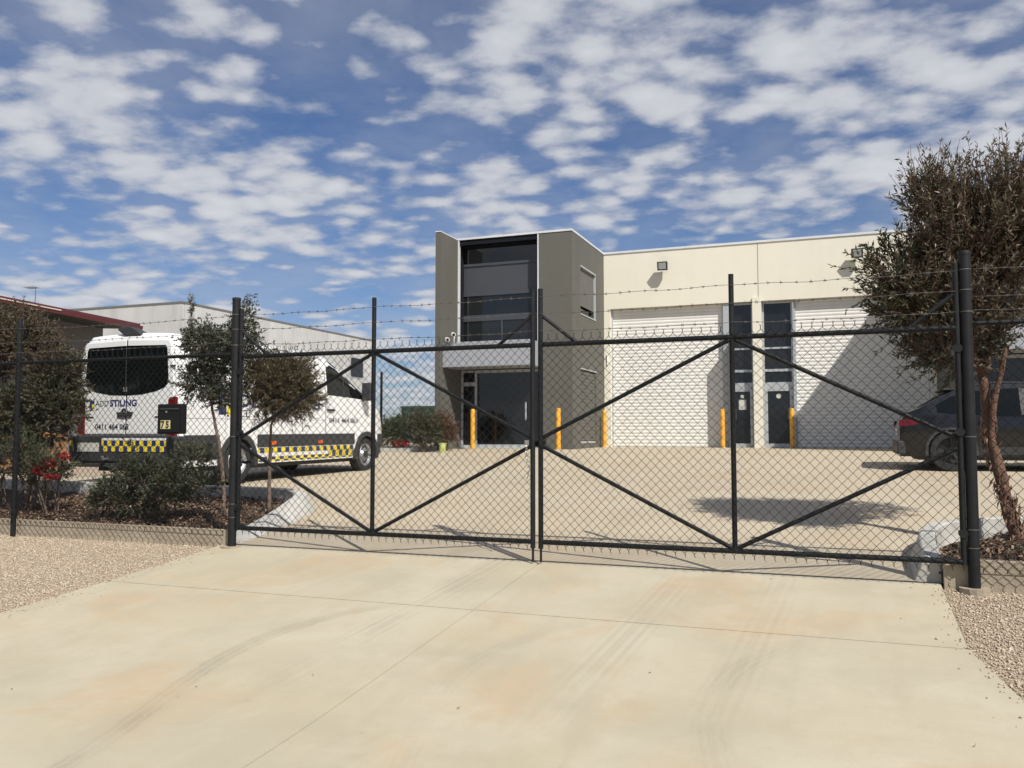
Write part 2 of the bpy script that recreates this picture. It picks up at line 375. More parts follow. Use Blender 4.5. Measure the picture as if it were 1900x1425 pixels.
weather(M['cream'], .16, (.55, .50, .40)); weather(M['taupe'], .35, (.075, .072, .062)); weather(M['tilt'], .5, (.25, .245, .235), .2, 1.2)
weather(M['slat'], .3, (.52, .50, .45), .3, 3.0); weather(M['yellow'], .45, (.45, .22, .05), .5, 9.0); weather(M['white'], .22, (.55, .52, .46), .5, 2.4)
weather(M['plastic'], .35, (.075, .07, .062), .6, 5.0); weather(M['plinth'], .5, (.19, .155, .11), .6, 4.0); weather(M['kerb'], .5, (.28, .26, .22), .8, 5.0)
weather(M['black'], .25, (.035, .033, .03), .4, 7.0)
# ------------------------------------------------------------------ the setting
def strip(x0, x1, ys, dz, name, mat, parent=None, nx=1):
    b = MB(); rows = []
    for y in ys: rows.append([(x0 + (x1 - x0) * i / nx, y, gz(y) + dz) for i in range(nx + 1)])
    b.sweep(rows, caps=False)
    return b.build(name, mat, parent, fix=False, smooth='all')
def up(o):
    for p in o.data.polygons:
        if p.normal.z < 0: p.flip()
    return o
ysg = [-80, -40, -20, -8, -4, -2, 0, 1, 2] + [2.5 + .25 * i for i in range(48)] + [15, 16, 17, 18, 19, 20, 21, 22, 23, 24, 25, 26, 28, 30, 40, 80, 200, 900]
g = strip(-900, 900, ysg, -0.03, 'ground', M['dirt'], nx=6); structure(g); up(g)
# driveway apron outside the gate: concrete bays with open joints
YJ = 7.56
dw = strip(-6.19, .71, [-12, -8, -4, -2, 0, 1, 2] + [2.5 + .25 * i for i in range(20)] + [7.5], -0.022, 'driveway', M['gap']); structure(dw); up(dw)
def slab(x0, x1, y0, y1, fl=0.0, fr=0.0):
    n = max(2, int((y1 - y0) / .22)); rows = []
    for i in range(n + 1):
        y = y0 + (y1 - y0) * i / n; k = (y1 - y)
        a = x0 - fl * k; c = x1 + fr * k; z = gz(y)
        rows.append([(a, y, z - .02), (a, y, z - .003), (a + .002, y, z + .0005), (c - .002, y, z + .0005), (c, y, z - .003), (c, y, z - .02)])
    b = MB(); b.sweep(rows, close=True); o = b.build('concrete_bay', M['drive'], dw, smooth=True); return o
for x0, x1, s in ((-6.2, -2.617, 0), (-2.603, .7, 1)):
    slab(x0, x1, 5.988, YJ)
    slab(x0, x1, 1.5, 5.974, fl=.0 if s else .03, fr=.2 if s else 0)
    slab(x0 - (.0 if s else .13), x1 + (.9 if s else 0), -12, 1.49, fl=.0 if s else .1, fr=.1 if s else 0)
yp = strip(-13.0, 40, [YJ + .012] + [7.75 + .25 * i for i in range(32)] + [16, 17, 18, 19, 20, 21, 22, 23, 24, 25, 26, 27, 28.2], 0.0, 'yard_pavement', M['yard'], nx=4); structure(yp); up(yp)

def kerb(path, hs, side, name, label=None, wt=.15, wo=.13):
    """path: inner top edge; side=+1 outer on the right of travel"""
    rows = []; P = [Vector((a, b, 0)) for a, b in path]
    # resample smoothly
    Q = []; H = []
    for i in range(len(P) - 1):
        k = max(2, int((P[i + 1] - P[i]).length / .15))
        for j in range(k): t = j / k; Q.append(P[i].lerp(P[i + 1], t)); H.append(hs[i] + (hs[i + 1] - hs[i]) * t)
    Q.append(P[-1]); H.append(hs[-1])
    for _ in range(3): Q = [Q[0]] + [(Q[i - 1] + Q[i] * 2 + Q[i + 1]) / 4 for i in range(1, len(Q) - 1)] + [Q[-1]]
    for i, p in enumerate(Q):
        d = (Q[min(i + 1, len(Q) - 1)] - Q[max(i - 1, 0)]).normalized(); n = Vector((d.y, -d.x, 0)) * side
        z = gz(p.y); h = H[i]
        prof = [(0, -.12), (0, h), (wt, h), (wt + wo, .02), (wt + wo, -.12)]
        rows.append([p + n * a + Vector((0, 0, z + b)) for a, b in prof])
    b = MB(); b.sweep(rows, close=True); o = b.build(name, M['kerb'], smooth=True, bevel=.012); return structure(o)
LK = [(-6.32, 7.60), (-6.36, 8.4), (-6.48, 9.1), (-6.62, 9.5), (-7.0, 9.74), (-8.0, 9.80), (-16, 9.95)]
kerb(LK, [.03, .12, .2, .21, .21, .21, .21], 1, 'garden_kerb')
RK = [(.72, 7.60), (.72, 8.3), (.78, 8.72), (.94, 8.98), (1.35, 9.2), (2.2, 9.4), (8, 9.5)]
kerb(RK, [.2, .22, .22, .22, .22, .22, .22], -1, 'garden_kerb', wt=.12, wo=.08)
kerb([(-12.9, 21.6), (-11.35, 21.62), (-11.2, 22.0), (-11.2, 23.0)], [.12, .12, .12, .12], -1, 'garden_kerb', wt=.12, wo=.04)
def bed(poly_fn, x0, x1, y0, y1, name, mx, my, zoff=.05):
    rows = []
    for j in range(my + 1):
        y = y0 + (y1 - y0) * j / my
        a, c = poly_fn(y)
        rows.append([(a + (c - a) * i / mx, y, gz(y) + zoff + .025 * math.sin(i * 1.7 + j) + random.uniform(-.012, .012)) for i in range(mx + 1)])
    b = MB(); b.sweep(rows, caps=False); o = b.build(name, M['mulch'], fix=False, smooth='all'); structure(o); up(o); return o
def leftbed(y): return (-16, -6.31 - .06 * (y - 7.5) - (max(0, y - 9.0) * .75))
def rightbed(y): return (.69 + max(0, y - 8.3) * .75, 8)
bed(leftbed, -16, -6.3, 7.54, 9.86, 'mulch_bed', 70, 16)
bed(rightbed, .7, 8, 7.54, 9.42, 'mulch_bed', 50, 14, .07)
def plinth(x0, x1, h0, h1, name='garden_edging'):
    b = MB(); y = 7.50; b.add([(x0, y, -.12), (x1, y, -.12), (x1, y + .06, -.12), (x0, y + .06, -.12), (x0, y, h0), (x1, y, h1), (x1, y + .06, h1), (x0, y + .06, h0)],
        [(0, 3, 2, 1), (4, 5, 6, 7), (0, 1, 5, 4), (1, 2, 6, 5), (2, 3, 7, 6), (3, 0, 4, 7)])
    return structure(b.build(name, M['plinth'], bevel=.006))
plinth(-9.2, -6.08, .175, .17); plinth(-12.4, -9.21, .18, .175); plinth(.72, 3.9, .215, .215); plinth(3.91, 8, .215, .215)

def stones(name, regions, dens, size, palette, label, lift=0.0):
    pts = []
    for (x0, x1, y0, y1, cond) in regions:
        n = int((x1 - x0) * (y1 - y0) * dens); p = np.stack([rng.uniform(x0, x1, n), rng.uniform(y0, y1, n)], 1)
        pts.append(p[cond(p[:, 0], p[:, 1])])
    p = np.concatenate(pts); n = len(p)
    z = np.interp(p[:, 1], np.linspace(-2, 12, 400), [gz(y) for y in np.linspace(-2, 12, 400)])
    s = size * np.minimum(rng.lognormal(0, .42, n), 1.9)
    base = np.array([(1, 0, 0), (-1, 0, 0), (0, 1, 0), (0, -1, 0), (0, 0, 1), (0, 0, -1)], float)
    v = base[None] * (0.75 + .5 * rng.random((n, 6, 1))) + rng.normal(0, .16, (n, 6, 3))
    v *= np.stack([np.ones(n), .6 + .5 * rng.random(n), .45 + .35 * rng.random(n)], 1)[:, None, :]
    a = rng.uniform(0, 6.28, n); t = rng.normal(0, .35, n)
    ct, st = np.cos(t)[:, None], np.sin(t)[:, None]
    v = np.stack([v[..., 0] * ct - v[..., 2] * st, v[..., 1], v[..., 0] * st + v[..., 2] * ct], -1)
    ca, sa = np.cos(a)[:, None], np.sin(a)[:, None]
    v = np.stack([v[..., 0] * ca - v[..., 1] * sa, v[..., 0] * sa + v[..., 1] * ca, v[..., 2]], -1) * s[:, None, None]
    v += np.stack([p[:, 0], p[:, 1], z - .028 + lift + s * .35], 1)[:, None, :]
    tri = np.array([(0, 2, 4), (2, 1, 4), (1, 3, 4), (3, 0, 4), (2, 0, 5), (1, 2, 5), (3, 1, 5), (0, 3, 5)])
    f = (tri[None] + (np.arange(n) * 6)[:, None, None]).reshape(-1, 3)
    pal = np.array(palette); c = pal[rng.integers(0, len(pal), n)] * rng.uniform(.82, 1.14, (n, 1))
    c4 = np.concatenate([np.repeat(c, 6, 0), np.ones((n * 6, 1))], 1)
    o = np_mesh(name, v.reshape(-1, 3), f, M['stone'], None, c4); tag(o, label, 'gravel', None, 'stuff'); return o
edgeL = lambda x, y: (x < -6.23 - .03 * np.maximum(0, 5.975 - y) + rng.normal(0, .035, x.shape))
edgeR = lambda x, y: (x > .735 + .2 * np.maximum(0, 5.975 - y) + rng.normal(0, .03, x.shape))
GP = [(.50, .41, .305), (.475, .38, .28), (.515, .43, .325), (.45, .36, .26), (.54, .46, .365), (.41, .325, .235), (.485, .375, .285)]
stones('gravel', [(-10.2, -6.0, 4.3, 7.52, edgeL), (.7, 3.2, 4.2, 7.49, edgeR)], 5000, .0068, GP, 'loose tan gravel verge on either side of the concrete driveway')
spL = lambda x, y: (x > -6.2) & (rng.random(x.shape) < np.exp(-(x + 6.2) / .07))
spR = lambda x, y: (x < .7 + .2 * np.maximum(0, 5.975 - y)) & (rng.random(x.shape) < np.exp(-(.7 + .2 * np.maximum(0, 5.975 - y) - x) / .05))
stones('spilled_gravel', [(-6.2, -5.6, 4.3, 7.5, spL), (.3, 1.2, 4.2, 7.45, spR)], 700, .0068, GP, 'stray gravel stones spilled on the driveway edges', .03)
def chips():
    n = 19000; k = int(n * .72)
    x = np.concatenate([rng.uniform(-10.5, -6.3, k), rng.uniform(.75, 3.0, n - k)]); y = np.concatenate([rng.uniform(7.57, 9.8, k), rng.uniform(7.57, 9.2, n - k)])
    ok = np.where(x < 0, x < -6.34 - .06 * (y - 7.5) - np.maximum(0, y - 9) * .75, x > .72 + np.maximum(0, y - 8.3) * .75)
    x, y = x[ok], y[ok]; n = len(x)
    z = np.interp(y, np.linspace(7, 11, 200), [gz(q) for q in np.linspace(7, 11, 200)]) + np.where(x < 0, .062, .082) + rng.uniform(0, .03, n)
    l = rng.uniform(.008, .021, n); w = l * rng.uniform(.3, .6, n); a = rng.uniform(0, 6.28, n)
    d = np.stack([np.cos(a), np.sin(a), rng.normal(0, .4, n)], 1); e = np.stack([-np.sin(a), np.cos(a), rng.normal(0, .4, n)], 1)
    c = np.stack([x, y, z], 1)
    v = np.stack([c - d * l[:, None] - e * w[:, None], c + d * l[:, None] - e * w[:, None] * .6, c + d * l[:, None] * .8 + e * w[:, None], c - d * l[:, None] * .9 + e * w[:, None]], 1)
    pal = np.array([(.16, .10, .06), (.10, .06, .04), (.22, .15, .10), (.07, .045, .03), (.34, .26, .18), (.28, .17, .10)]); cc = pal[rng.integers(0, 6, n)] * rng.uniform(.7, 1.25, (n, 1))
    o = np_mesh('bark_mulch', v.reshape(-1, 3), np.arange(n * 4).reshape(-1, 4), M['chip'], None, np.concatenate([np.repeat(cc, 4, 0), np.ones((n * 4, 1))], 1))
    tag(o, 'brown bark mulch chips covering the garden beds', 'mulch', None, 'stuff')
chips()

# ------------------------------------------------------------------ warehouse
ZB = gz(26)                     # ground level at the building
ZT = 7.31
def warehouse():
    W = thing('warehouse', 'cream and taupe warehouse units with white roller doors behind the yard', 'building', (-4, 28, ZB))
    def part(name, mat, b, parent=W, **k): return b.build(name, mat, parent, **k)
    YF = 28.0
    # cream tilt panels: one over each roller door, piers beside them
    def panel(x0, x1, z0, z1, y0=YF, y1=YF + .2): return part('wall_panel', M['cream'], MB().box(x0, x1, y0, y1, z0, z1))
    panel(-7.414, -2.385, 5.44, ZT); panel(-2.365, 2.66, 5.44, ZT)
    part('panel_joint', M['cream_seal'], MB().box(-2.386, -2.364, YF + .02, YF + .19, 5.5, ZT - .01))
    panel(-7.414, -7.20, ZB - .1, 5.437); panel(2.50, 2.66, ZB - .1, 5.437)
    part('pier', M['cream'], MB().box(-2.56, -2.29, YF - .05, YF + .45, ZB - .1, 5.56))
    part('wall_capping', M['cap'], MB().box(-7.41, 2.655, YF - .03, YF + .24, ZT, ZT + .07))
    # body of the shed behind, with its roof
    part('rear_wall', M['cream'], MB().box(-11.3, 16, YF + 22, YF + 22.2, ZB - .1, 6.9))
    part('side_wall', M['cream'], MB().box(-11.3, -11.1, YF + .25, YF + 22, ZB - .1, 6.9))
    part('roof', M['cap'], MB().add([(-11.2, YF + .3, 6.9), (16, YF + .3, 6.9), (16, YF + 22, 6.9), (-11.2, YF + 22, 6.9)], [(0, 1, 2, 3)]))
    part('inner_wall', M['recess_shade'], MB().box(-7.4, 2.64, YF + 1.2, YF + 1.3, ZB, 5.6))
    # roller doors
    nsl = 42; sl_h = (5.44 - ZB) / nsl
    prof = [(0, 0), (-.007, sl_h * .15), (-.013, sl_h * .4), (-.013, sl_h * .6), (-.007, sl_h * .85), (0, sl_h * .985)]
    for x0, x1 in ((-7.2, -3.49), (-1.32, 2.5)):
        fr = MB(); yr = YF + .22
        door = part('roller_door', M['alu'], MB().box(x0, x1, yr + .07, yr + .075, ZB, 5.6))
        for ga, gb in ((x0, x0 + .05), (x1 - .05, x1)): part('guide_rail', M['alu'], MB().box(ga, gb, YF + .17, yr + .06, ZB, 5.435), door)
        me = None
        for i in range(nsl):
            if me is None:
                b = MB(); b.sweep([[(x0 + .03 - x0, a, z) for a, z in prof], [(x1 - .03 - x0, a, z) for a, z in prof]], caps=False)
                o = b.build('door_slat', M['slat'], None, smooth=True, fix=False); me = o.data
                for p in me.polygons:
                    if p.normal.y > 0: p.flip()
            else:
                o = bpy.data.objects.new('door_slat', me); col.objects.link(o)
            o.parent = door; o.location = Vector((x0, yr, ZB + .012 + i * sl_h)) - ORG[W.name]
    # glazed entries either side of the pier
    def glazing(xa, xb, hinge_right):
        yg = YF + .24
        f = MB()
        f.box(xa, xa + .055, yg - .04, yg + .06, ZB, 5.43); f.box(xb - .055, xb, yg - .04, yg + .06, ZB, 5.43)
        for z0, z1 in ((5.37, 5.43), (3.92, 3.975), (3.20, 3.28), (2.66, 2.86)): f.box(xa + .055, xb - .055, yg - .035, yg + .055, z0, z1)
        fr = part('window_frame', M['alu'], f)
        for z0, z1 in ((3.975, 5.37), (3.28, 3.92), (2.86, 3.20)):
            part('pane', M['glass'], MB().box(xa + .055, xb - .055, yg, yg + .01, z0, z1), fr)
        d = MB()
        d.box(xa + .06, xa + .13, yg - .045, yg + .02, ZB + .02, 2.655); d.box(xb - .13, xb - .06, yg - .045, yg + .02, ZB + .02, 2.655)
        d.box(xa + .13, xb - .13, yg - .045, yg + .02, 2.58, 2.655); d.box(xa + .13, xb - .13, yg - .045, yg + .02, ZB + .02, ZB + .14)
        door = part('door', M['alu'], d)
        part('door_pane', M['glass'], MB().box(xa + .13, xb - .13, yg - .02, yg - .01, ZB + .14, 2.58), door)
        hx = xb - .16 if hinge_right else xa + .16
        part('door_handle', M['chrome'], MB().tube([(hx, yg - .045, 1.70), (hx, yg - .10, 1.70), (hx, yg - .10, 2.02), (hx, yg - .045, 2.02)], .012, 6), door)
        cx = (xa + xb) / 2
        if not hinge_right:
            part('notice', M['plate'], MB().box(cx - .12, cx + .11, yg - .026, yg - .022, 2.0, 2.32), door)
            part('notice', M['plate'], MB().box(cx - .06, cx + .04, yg - .026, yg - .022, 2.37, 2.47), door)
        else:
            part('door_sticker', M['plate'], MB().tube([(cx, yg - .02, 2.42), (cx, yg - .025, 2.42)], .075, 14), door)
    glazing(-3.29, -2.565, False); glazing(-2.285, -1.36, True)
    part('door_jamb', M['alu'], MB().box(-3.487, -3.295, YF + .06, YF + .24, ZB, 5.435))
    part('door_jamb', M['alu'], MB().box(-1.355, -1.323, YF + .06, YF + .24, ZB, 5.435))
    part('entry_fin', M['taupe'], MB().box(-3.293, -3.262, YF - .42, YF + .19, ZB - .05, 4.15))
    # downpipe sleeve beside the first roller door
    part('conduit', M['camwhite'], MB().tube([(-7.30, YF - .02, 3.55), (-7.30, YF - .02, 3.9)], .03, 6))
    # office towers: one for each unit
    def tower(dx):
        X = lambda v: v + dx
        YT = 24.3
        part('tower_wall', M['taupe'], MB().box(X(-8.46), X(-7.425), YT, YT + .25, ZB - .1, ZT))          # front block
        # right side wall with a window niche
        def sw(y0, y1, z0, z1): part('tower_wall', M['taupe'], MB().box(X(-7.62), X(-7.414), y0, y1, z0, z1))
        yw0, yw1 = 25.2, 26.93
        sw(YT + .006, yw0, ZB - .1, ZT); sw(yw1, YF - .006 if dx == 0 else YF - .006, ZB - .1, ZT); sw(yw0 + .001, yw1 - .001, 6.43, ZT); sw(yw0 + .001, yw1 - .001, 3.25, 4.91); sw(yw0 + .001, yw1 - .001, ZB - .1, .95)
        fr = MB(); fr.box(X(-7.55), X(-7.395), yw0, yw1, 6.39, 6.432); fr.box(X(-7.47), X(-7.405), yw1 - .035, yw1 - .002, 4.945, 6.388); fr.box(X(-7.55), X(-7.395), yw0, yw1, 4.90, 4.94)
        f = part('side_window', M['alu'], fr)
        part('blind', M['blind'], MB().box(X(-7.49), X(-7.47), yw0, yw1, 5.20, 6.41), f)
        part('pane', M['glass'], MB().box(X(-7.57), X(-7.56), yw0, yw1, 4.93, 6.41), f)
        fr = MB(); fr.box(X(-7.55), X(-7.395), yw0, yw1, 3.215, 3.25); fr.box(X(-7.55), X(-7.42), yw0, yw1, .95, 1.0)
        f = part('side_window', M['alu'], fr)
        b = MB()
        for i in range(20): z = 1.02 + i * .108; b.add([(X(-7.432), yw0, z), (X(-7.432), yw1, z), (X(-7.446), yw1, z + .108), (X(-7.446), yw0, z + .108)], [(0, 1, 2, 3)])
        part('louvre_blades', M['taupe'], b, f)
        # left blade wall, projecting past the front
        part('blade_wall', M['taupe'], MB().box(X(-11.32), X(-11.147), 23.05, YF + .24, ZB - .1, ZT))
        part('tower_capping', M['cap'], MB().box(X(-11.14), X(-7.40), YT - .02, YT + .28, ZT, ZT + .06))
        part('tower_capping', M['cap'], MB().box(X(-7.64), X(-7.40), YT + .285, YF - .035, ZT, ZT + .06))
        part('tower_capping', M['cap'], MB().box(X(-11.33), X(-11.142), 23.04, YF + .2, ZT + .002, ZT + .03))
        part('reveal_trim', M['cap'], MB().box(X(-8.50), X(-8.462), YT - .012, YT + .1, 3.98, ZT - .005))
        part('reveal_trim', M['cap'], MB().box(X(-11.146), X(-11.10), YT - .01, YT + .08, 3.98, ZT - .005))
        part('parapet_beam', M['recess_shade'], MB().box(X(-11.098), X(-8.50), YT + .02, YT + .2, ZT - .16, ZT - .004))  # beam coloured near black so the head of the opening reads as shaded
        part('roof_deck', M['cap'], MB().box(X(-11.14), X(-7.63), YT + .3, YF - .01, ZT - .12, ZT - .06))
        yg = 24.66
        part('recess_shade_side', M['recess_shade'], MB().box(X(-11.14), X(-11.10), YT + .1, yg, 3.98, ZT - .17))
        part('recess_shade_side', M['recess_shade'], MB().box(X(-8.50), X(-8.465), YT + .26, yg, 3.98, ZT - .17))
        part('recess_soffit', M['recess_shade'], MB().box(X(-11.1), X(-8.5), YT + .21, yg, ZT - .2, ZT - .17))
        f = MB()
        for z0, z1 in ((6.52, 6.60), (5.57, 5.69), (4.77, 4.96), (3.98, 4.05)): f.box(X(-11.1), X(-8.5), yg - .03, yg + .05, z0, z1)
        f.box(X(-9.82), X(-9.77), yg - .025, yg + .05, 4.05, 4.77)
        wf = part('window_frame', M['spandrel'], f)
        part('spandrel', M['spandrel'], MB().box(X(-11.1), X(-8.5), yg, yg + .03, 5.69, 6.52), wf)
        part('pane', M['glass'], MB().box(X(-11.1), X(-8.5), yg, yg + .012, 6.60, ZT - .2), wf)
        part('pane', M['glass'], MB().box(X(-11.1), X(-8.5), yg, yg + .012, 4.96, 5.57), wf)
        for a, c in ((-11.1, -9.82), (-9.77, -8.5)): part('pane', M['glass'], MB().box(X(a), X(c), yg, yg + .012, 4.05, 4.77), wf)
        part('office_floor', M['recess_shade'], MB().box(X(-11.14), X(-7.63), YT + .26, YF, 3.80, 3.97))
        part('office_back_wall', M['recess_shade'], MB().box(X(-11.1), X(-7.64), 26.6, 26.7, ZB, ZT - .2))
        part('awning', M['awning'], MB().box(X(-11.143), X(-8.33), 23.2, YT - .003, 3.22, 3.965), bevel=.008)
        # ground floor entry
        yd = 24.55
        f = MB()
        for a in (-11.13, -10.66, -8.53): f.box(X(a), X(a) + .075, yd - .03, yd + .06, ZB, 3.21)
        for a, c, z0, z1 in ((-11.055, -10.66, 3.14, 3.21), (-11.055, -10.66, 2.72, 2.84), (-10.585, -8.53, 3.12, 3.21), (-10.585, -8.53, ZB, ZB + .12)):
            f.box(X(a), X(c), yd - .025, yd + .055, z0, z1)
        ef = part('entry_frame', M['alu'], f)
        part('pane', M['glass'], MB().box(X(-11.055), X(-10.66), yd, yd + .012, 2.84, 3.14), ef)
        part('pane', M['glass'], MB().box(X(-10.585), X(-8.53), yd, yd + .012, ZB + .12, 3.12), ef)
        d = part('entry_door', M['alu'], MB().box(X(-11.05), X(-10.665), yd - .02, yd + .02, ZB + .01, ZB + .1))
        part('door_pane', M['glass'], MB().box(X(-11.05), X(-10.665), yd - .012, yd, ZB + .1, 2.72), d)
        part('door_handle', M['chrome'], MB().tube([(X(-10.74), yd - .02, 1.72), (X(-10.74), yd - .07, 1.72), (X(-10.74), yd - .07, 2.02), (X(-10.74), yd - .02, 2.02)], .012, 6), d)
        part('entry_sill', M['kerb'], MB().box(X(-11.14), X(-8.47), YT - .05, yd + .1, ZB - .1, ZB + .03))
    tower(0); tower(13.98)
    part('signal_plate', M['alu'], MB().box(-8.98, -8.93, 24.50, 24.515, 1.65, 2.2))
warehouse()

# bollards
def bollard_at(x, y, label):
    z = gz(y); t = thing('bollard', label, 'bollard', (x, y, z), 'yellow safety bollards by the building')
    n = 16; rows = []
    for zz, r in ((-.05, .07), (1.17, .07), (1.195, .064), (1.21, .045), (1.215, .0)):
        rows.append([(x + math.cos(2 * math.pi * k / n) * r, y + math.sin(2 * math.pi * k / n) * r, z + zz) for k in range(n)])
    b = MB(); b.sweep(rows, close=True); b.build('post', M['yellow'], t, smooth=True)
    MB().tube([(x, y, z - .01), (x, y, z + .015)], .12, 16).build('base_collar', M['kerb'], t)
bollard_at(PY(877, 800, 23.7).x, 23.7, 'yellow bollard before the glass entry door under the grey awning')
bollard_at(PY(1036, 800, 23.75).x, 23.75, 'yellow bollard before the front corner of the taupe tower')
bollard_at(-7.24, 27.3, 'yellow bollard between the tower side wall and the roller door')
bollard_at(PY(1341, 800, 27.2).x, 27.2, 'yellow bollard left of the door carrying a white notice')
bollard_at(PY(1470, 800, 27.2).x, 27.2, 'yellow bollard beside the door with a round white sticker')
# floodlights
def floodlight(x, z, label):
    t = thing('floodlight', label, 'floodlight', (x, 28, z), 'floodlights on the cream wall')
    b = MB(); b.tube([(x + .02, 28.0, z - .03), (x + .02, 27.82, z - .02)], .02, 8); b.box(x - .05, x + .09, 27.975, 27.997, z - .1, z + .04); b.build('bracket', M['plastic'], t)
    y = 27.74
    vs = [(-.17, -.02, -.15), (.17, -.02, -.15), (.15, .09, -.12), (-.15, .09, -.12), (-.17, -.10, .13), (.17, -.10, .13), (.15, .10, .13), (-.15, .10, .13)]
    h = MB(); h.add([(x + a, y + b_ , z + c) for a, b_, c in vs], [(0, 3, 2, 1), (4, 5, 6, 7), (0, 1, 5, 4), (1, 2, 6, 5), (2, 3, 7, 6), (3, 0, 4, 7)])
    ho = h.build('lamp_housing', M['plastic'], t, bevel=.012)
    vs = [(-.12, -.032, -.11), (.12, -.032, -.11), (.12, -.094, .09), (-.12, -.094, .09)]
    MB().add([(x + a, y + b_ - .006, z + c) for a, b_, c in vs], [(0, 1, 2, 3)]).build('lamp_glass', M['lens'], ho)
    MB().box(x - .12, x + .12, y - .03, y + .05, z - .185, z - .155).build('sensor', M['camwhite'], t)
floodlight(-5.36, 6.73, 'black floodlight on the cream wall next to the taupe tower')
floodlight(.56, 6.70, 'black floodlight on the cream wall next to the brown tree')
def cctv(x, z, label, y=23.2):
    t = thing('security_camera', label, 'camera', (x, y, z), 'white cameras above the awning')
    MB().tube([(x, y + .1, 3.967), (x, y + .1, z), (x + .02, y, z)], .02, 8).build('bracket', M['camwhite'], t)
    b = MB().tube([(x - .04, y + .06, z + .03), (x + .1, y - .16, z - .02)], [.06, .065], 10).build('camera_body', M['camwhite'], t, smooth=True)
    MB().tube([(x + .101, y - .162, z - .02), (x + .108, y - .172, z - .022)], .045, 10).build('camera_lens', M['glass'], b)
cctv(-10.8, 4.19, 'white security camera perched highest above the awning end'); cctv(-11.0, 4.05, 'white security camera at the outer corner of the awning')

# ------------------------------------------------------------------ fence and gate
YG = 7.45
def frand(a): return (random.random() - .5) * a
def mesh_panel(x0, x1, z0, z1, name, parent, y=YG - .034, holes=None):
    p = .0408; r = .0031; n = int(round((x1 - x0) / p)); q = (x1 - x0) / n; rows = int(round((z1 - z0) / p)); h = (z1 - z0) / rows
    ks = np.arange(rows + 1)
    V = []; Fc = []; base = 0
    for i in range(n):
        sgn = np.where((ks + i) % 2 == 0, 0.0, 1.0)
        xs = x0 + (i + sgn) * q + (sgn - .5) * -.002; zs = z0 + ks * h
        ys = y + np.where(sgn == 0, -.0022, .0022)
        bow = .006 * np.sin(xs * 2.3 + zs * 1.1) + .004 * np.sin(zs * 5 + xs)
        pts = np.stack([xs + .002 * np.sin(zs * 9 + i * .3), ys + bow, zs + .0025 * np.sin(xs * 7)], 1)
        # triangular section tube
        d = np.gradient(pts, axis=0); d /= np.linalg.norm(d, axis=1, keepdims=True)
        u = np.cross(d, [0, 1, 0]); u /= np.linalg.norm(u, axis=1, keepdims=True); w = np.cross(d, u)
        ring = np.stack([pts + r * (u * math.cos(t) + w * math.sin(t)) for t in (0, 2.094, 4.189)], 1)
        V.append(ring.reshape(-1, 3))
        m_ = len(pts); a = base + np.arange(m_ - 1)[:, None] * 3
        for k in range(3): Fc.append(np.concatenate([a + k, a + (k + 1) % 3, a + 3 + (k + 1) % 3, a + 3 + k], 1))
        base += m_ * 3
    # twisted selvedge ends standing above the top and below the bottom
    b = MB()
    for i in range(n + 1):
        x = x0 + i * q
        if (rows + i) % 2 == 1 or True:
            if (rows + i) % 2 == 0:
                zt = z1; b.tube([(x, y, zt - .004), (x + frand(.006), y, zt + .028)], .0034, 3, caps=False)
                b.tube([(x, y, zt + .026), (x - .008, y - .004, zt + .044)], .0022, 3, caps=False); b.tube([(x, y, zt + .026), (x + .008, y + .006, zt + .042)], .0022, 3, caps=False)
        if i % 2 == 0:
            b.tube([(x, y, z0 + .004), (x + frand(.008), y - .002, z0 - .022)], .0034, 3, caps=False)
            b.tube([(x, y, z0 - .02), (x + .009, y, z0 - .034)], .0022, 3, caps=False)
    V.append(np.array(b.v)); Fc.append(np.array(b.f) + base)
    o = np_mesh(name, np.concatenate(V), np.concatenate(Fc), M['wire'], parent, smooth=True)
    o['kind'] = 'stuff'; return o
def barbed(p0, p1, parent, sag=.012, y=None):
    p0, p1 = Vector(p0), Vector(p1); n = 14; pts = []
    L = (p1 - p0).length
    for i in range(n + 1):
        t = i / n; p = p0.lerp(p1, t); p.z -= sag * 4 * t * (1 - t) + .004 * math.sin(t * 17 + p0.z * 9); p.y += .004 * math.sin(t * 23); pts.append(p)
    b = MB(); b.tube(pts, .0021, 4)
    k = int(L / .105)
    for i in range(1, k):
        t = (i + frand(.35)) / k; q = t * n; j = min(n - 1, int(q)); p = pts[j].lerp(pts[j + 1], q - j)
        b.tube([p - Vector((.011, 0, 0)), p + Vector((.011, 0, 0))], .0048, 4)
        for s in (-.006, .006):
            a = random.uniform(0, 3.14); d = Vector((frand(.01), math.cos(a) * .018, math.sin(a) * .018))
            b.tube([p + Vector((s, 0, 0)) - d, p + Vector((s, 0, 0)) + d], .0016, 3)
    return b.build('barbed_wire', M['galv'], parent, fix=False)
def rod(pts, r, name, parent, mat='black', n=12): return MB().tube(pts, r, n).build(name, M[mat], parent, smooth=True)
ZR0, ZR1 = .205, 2.01
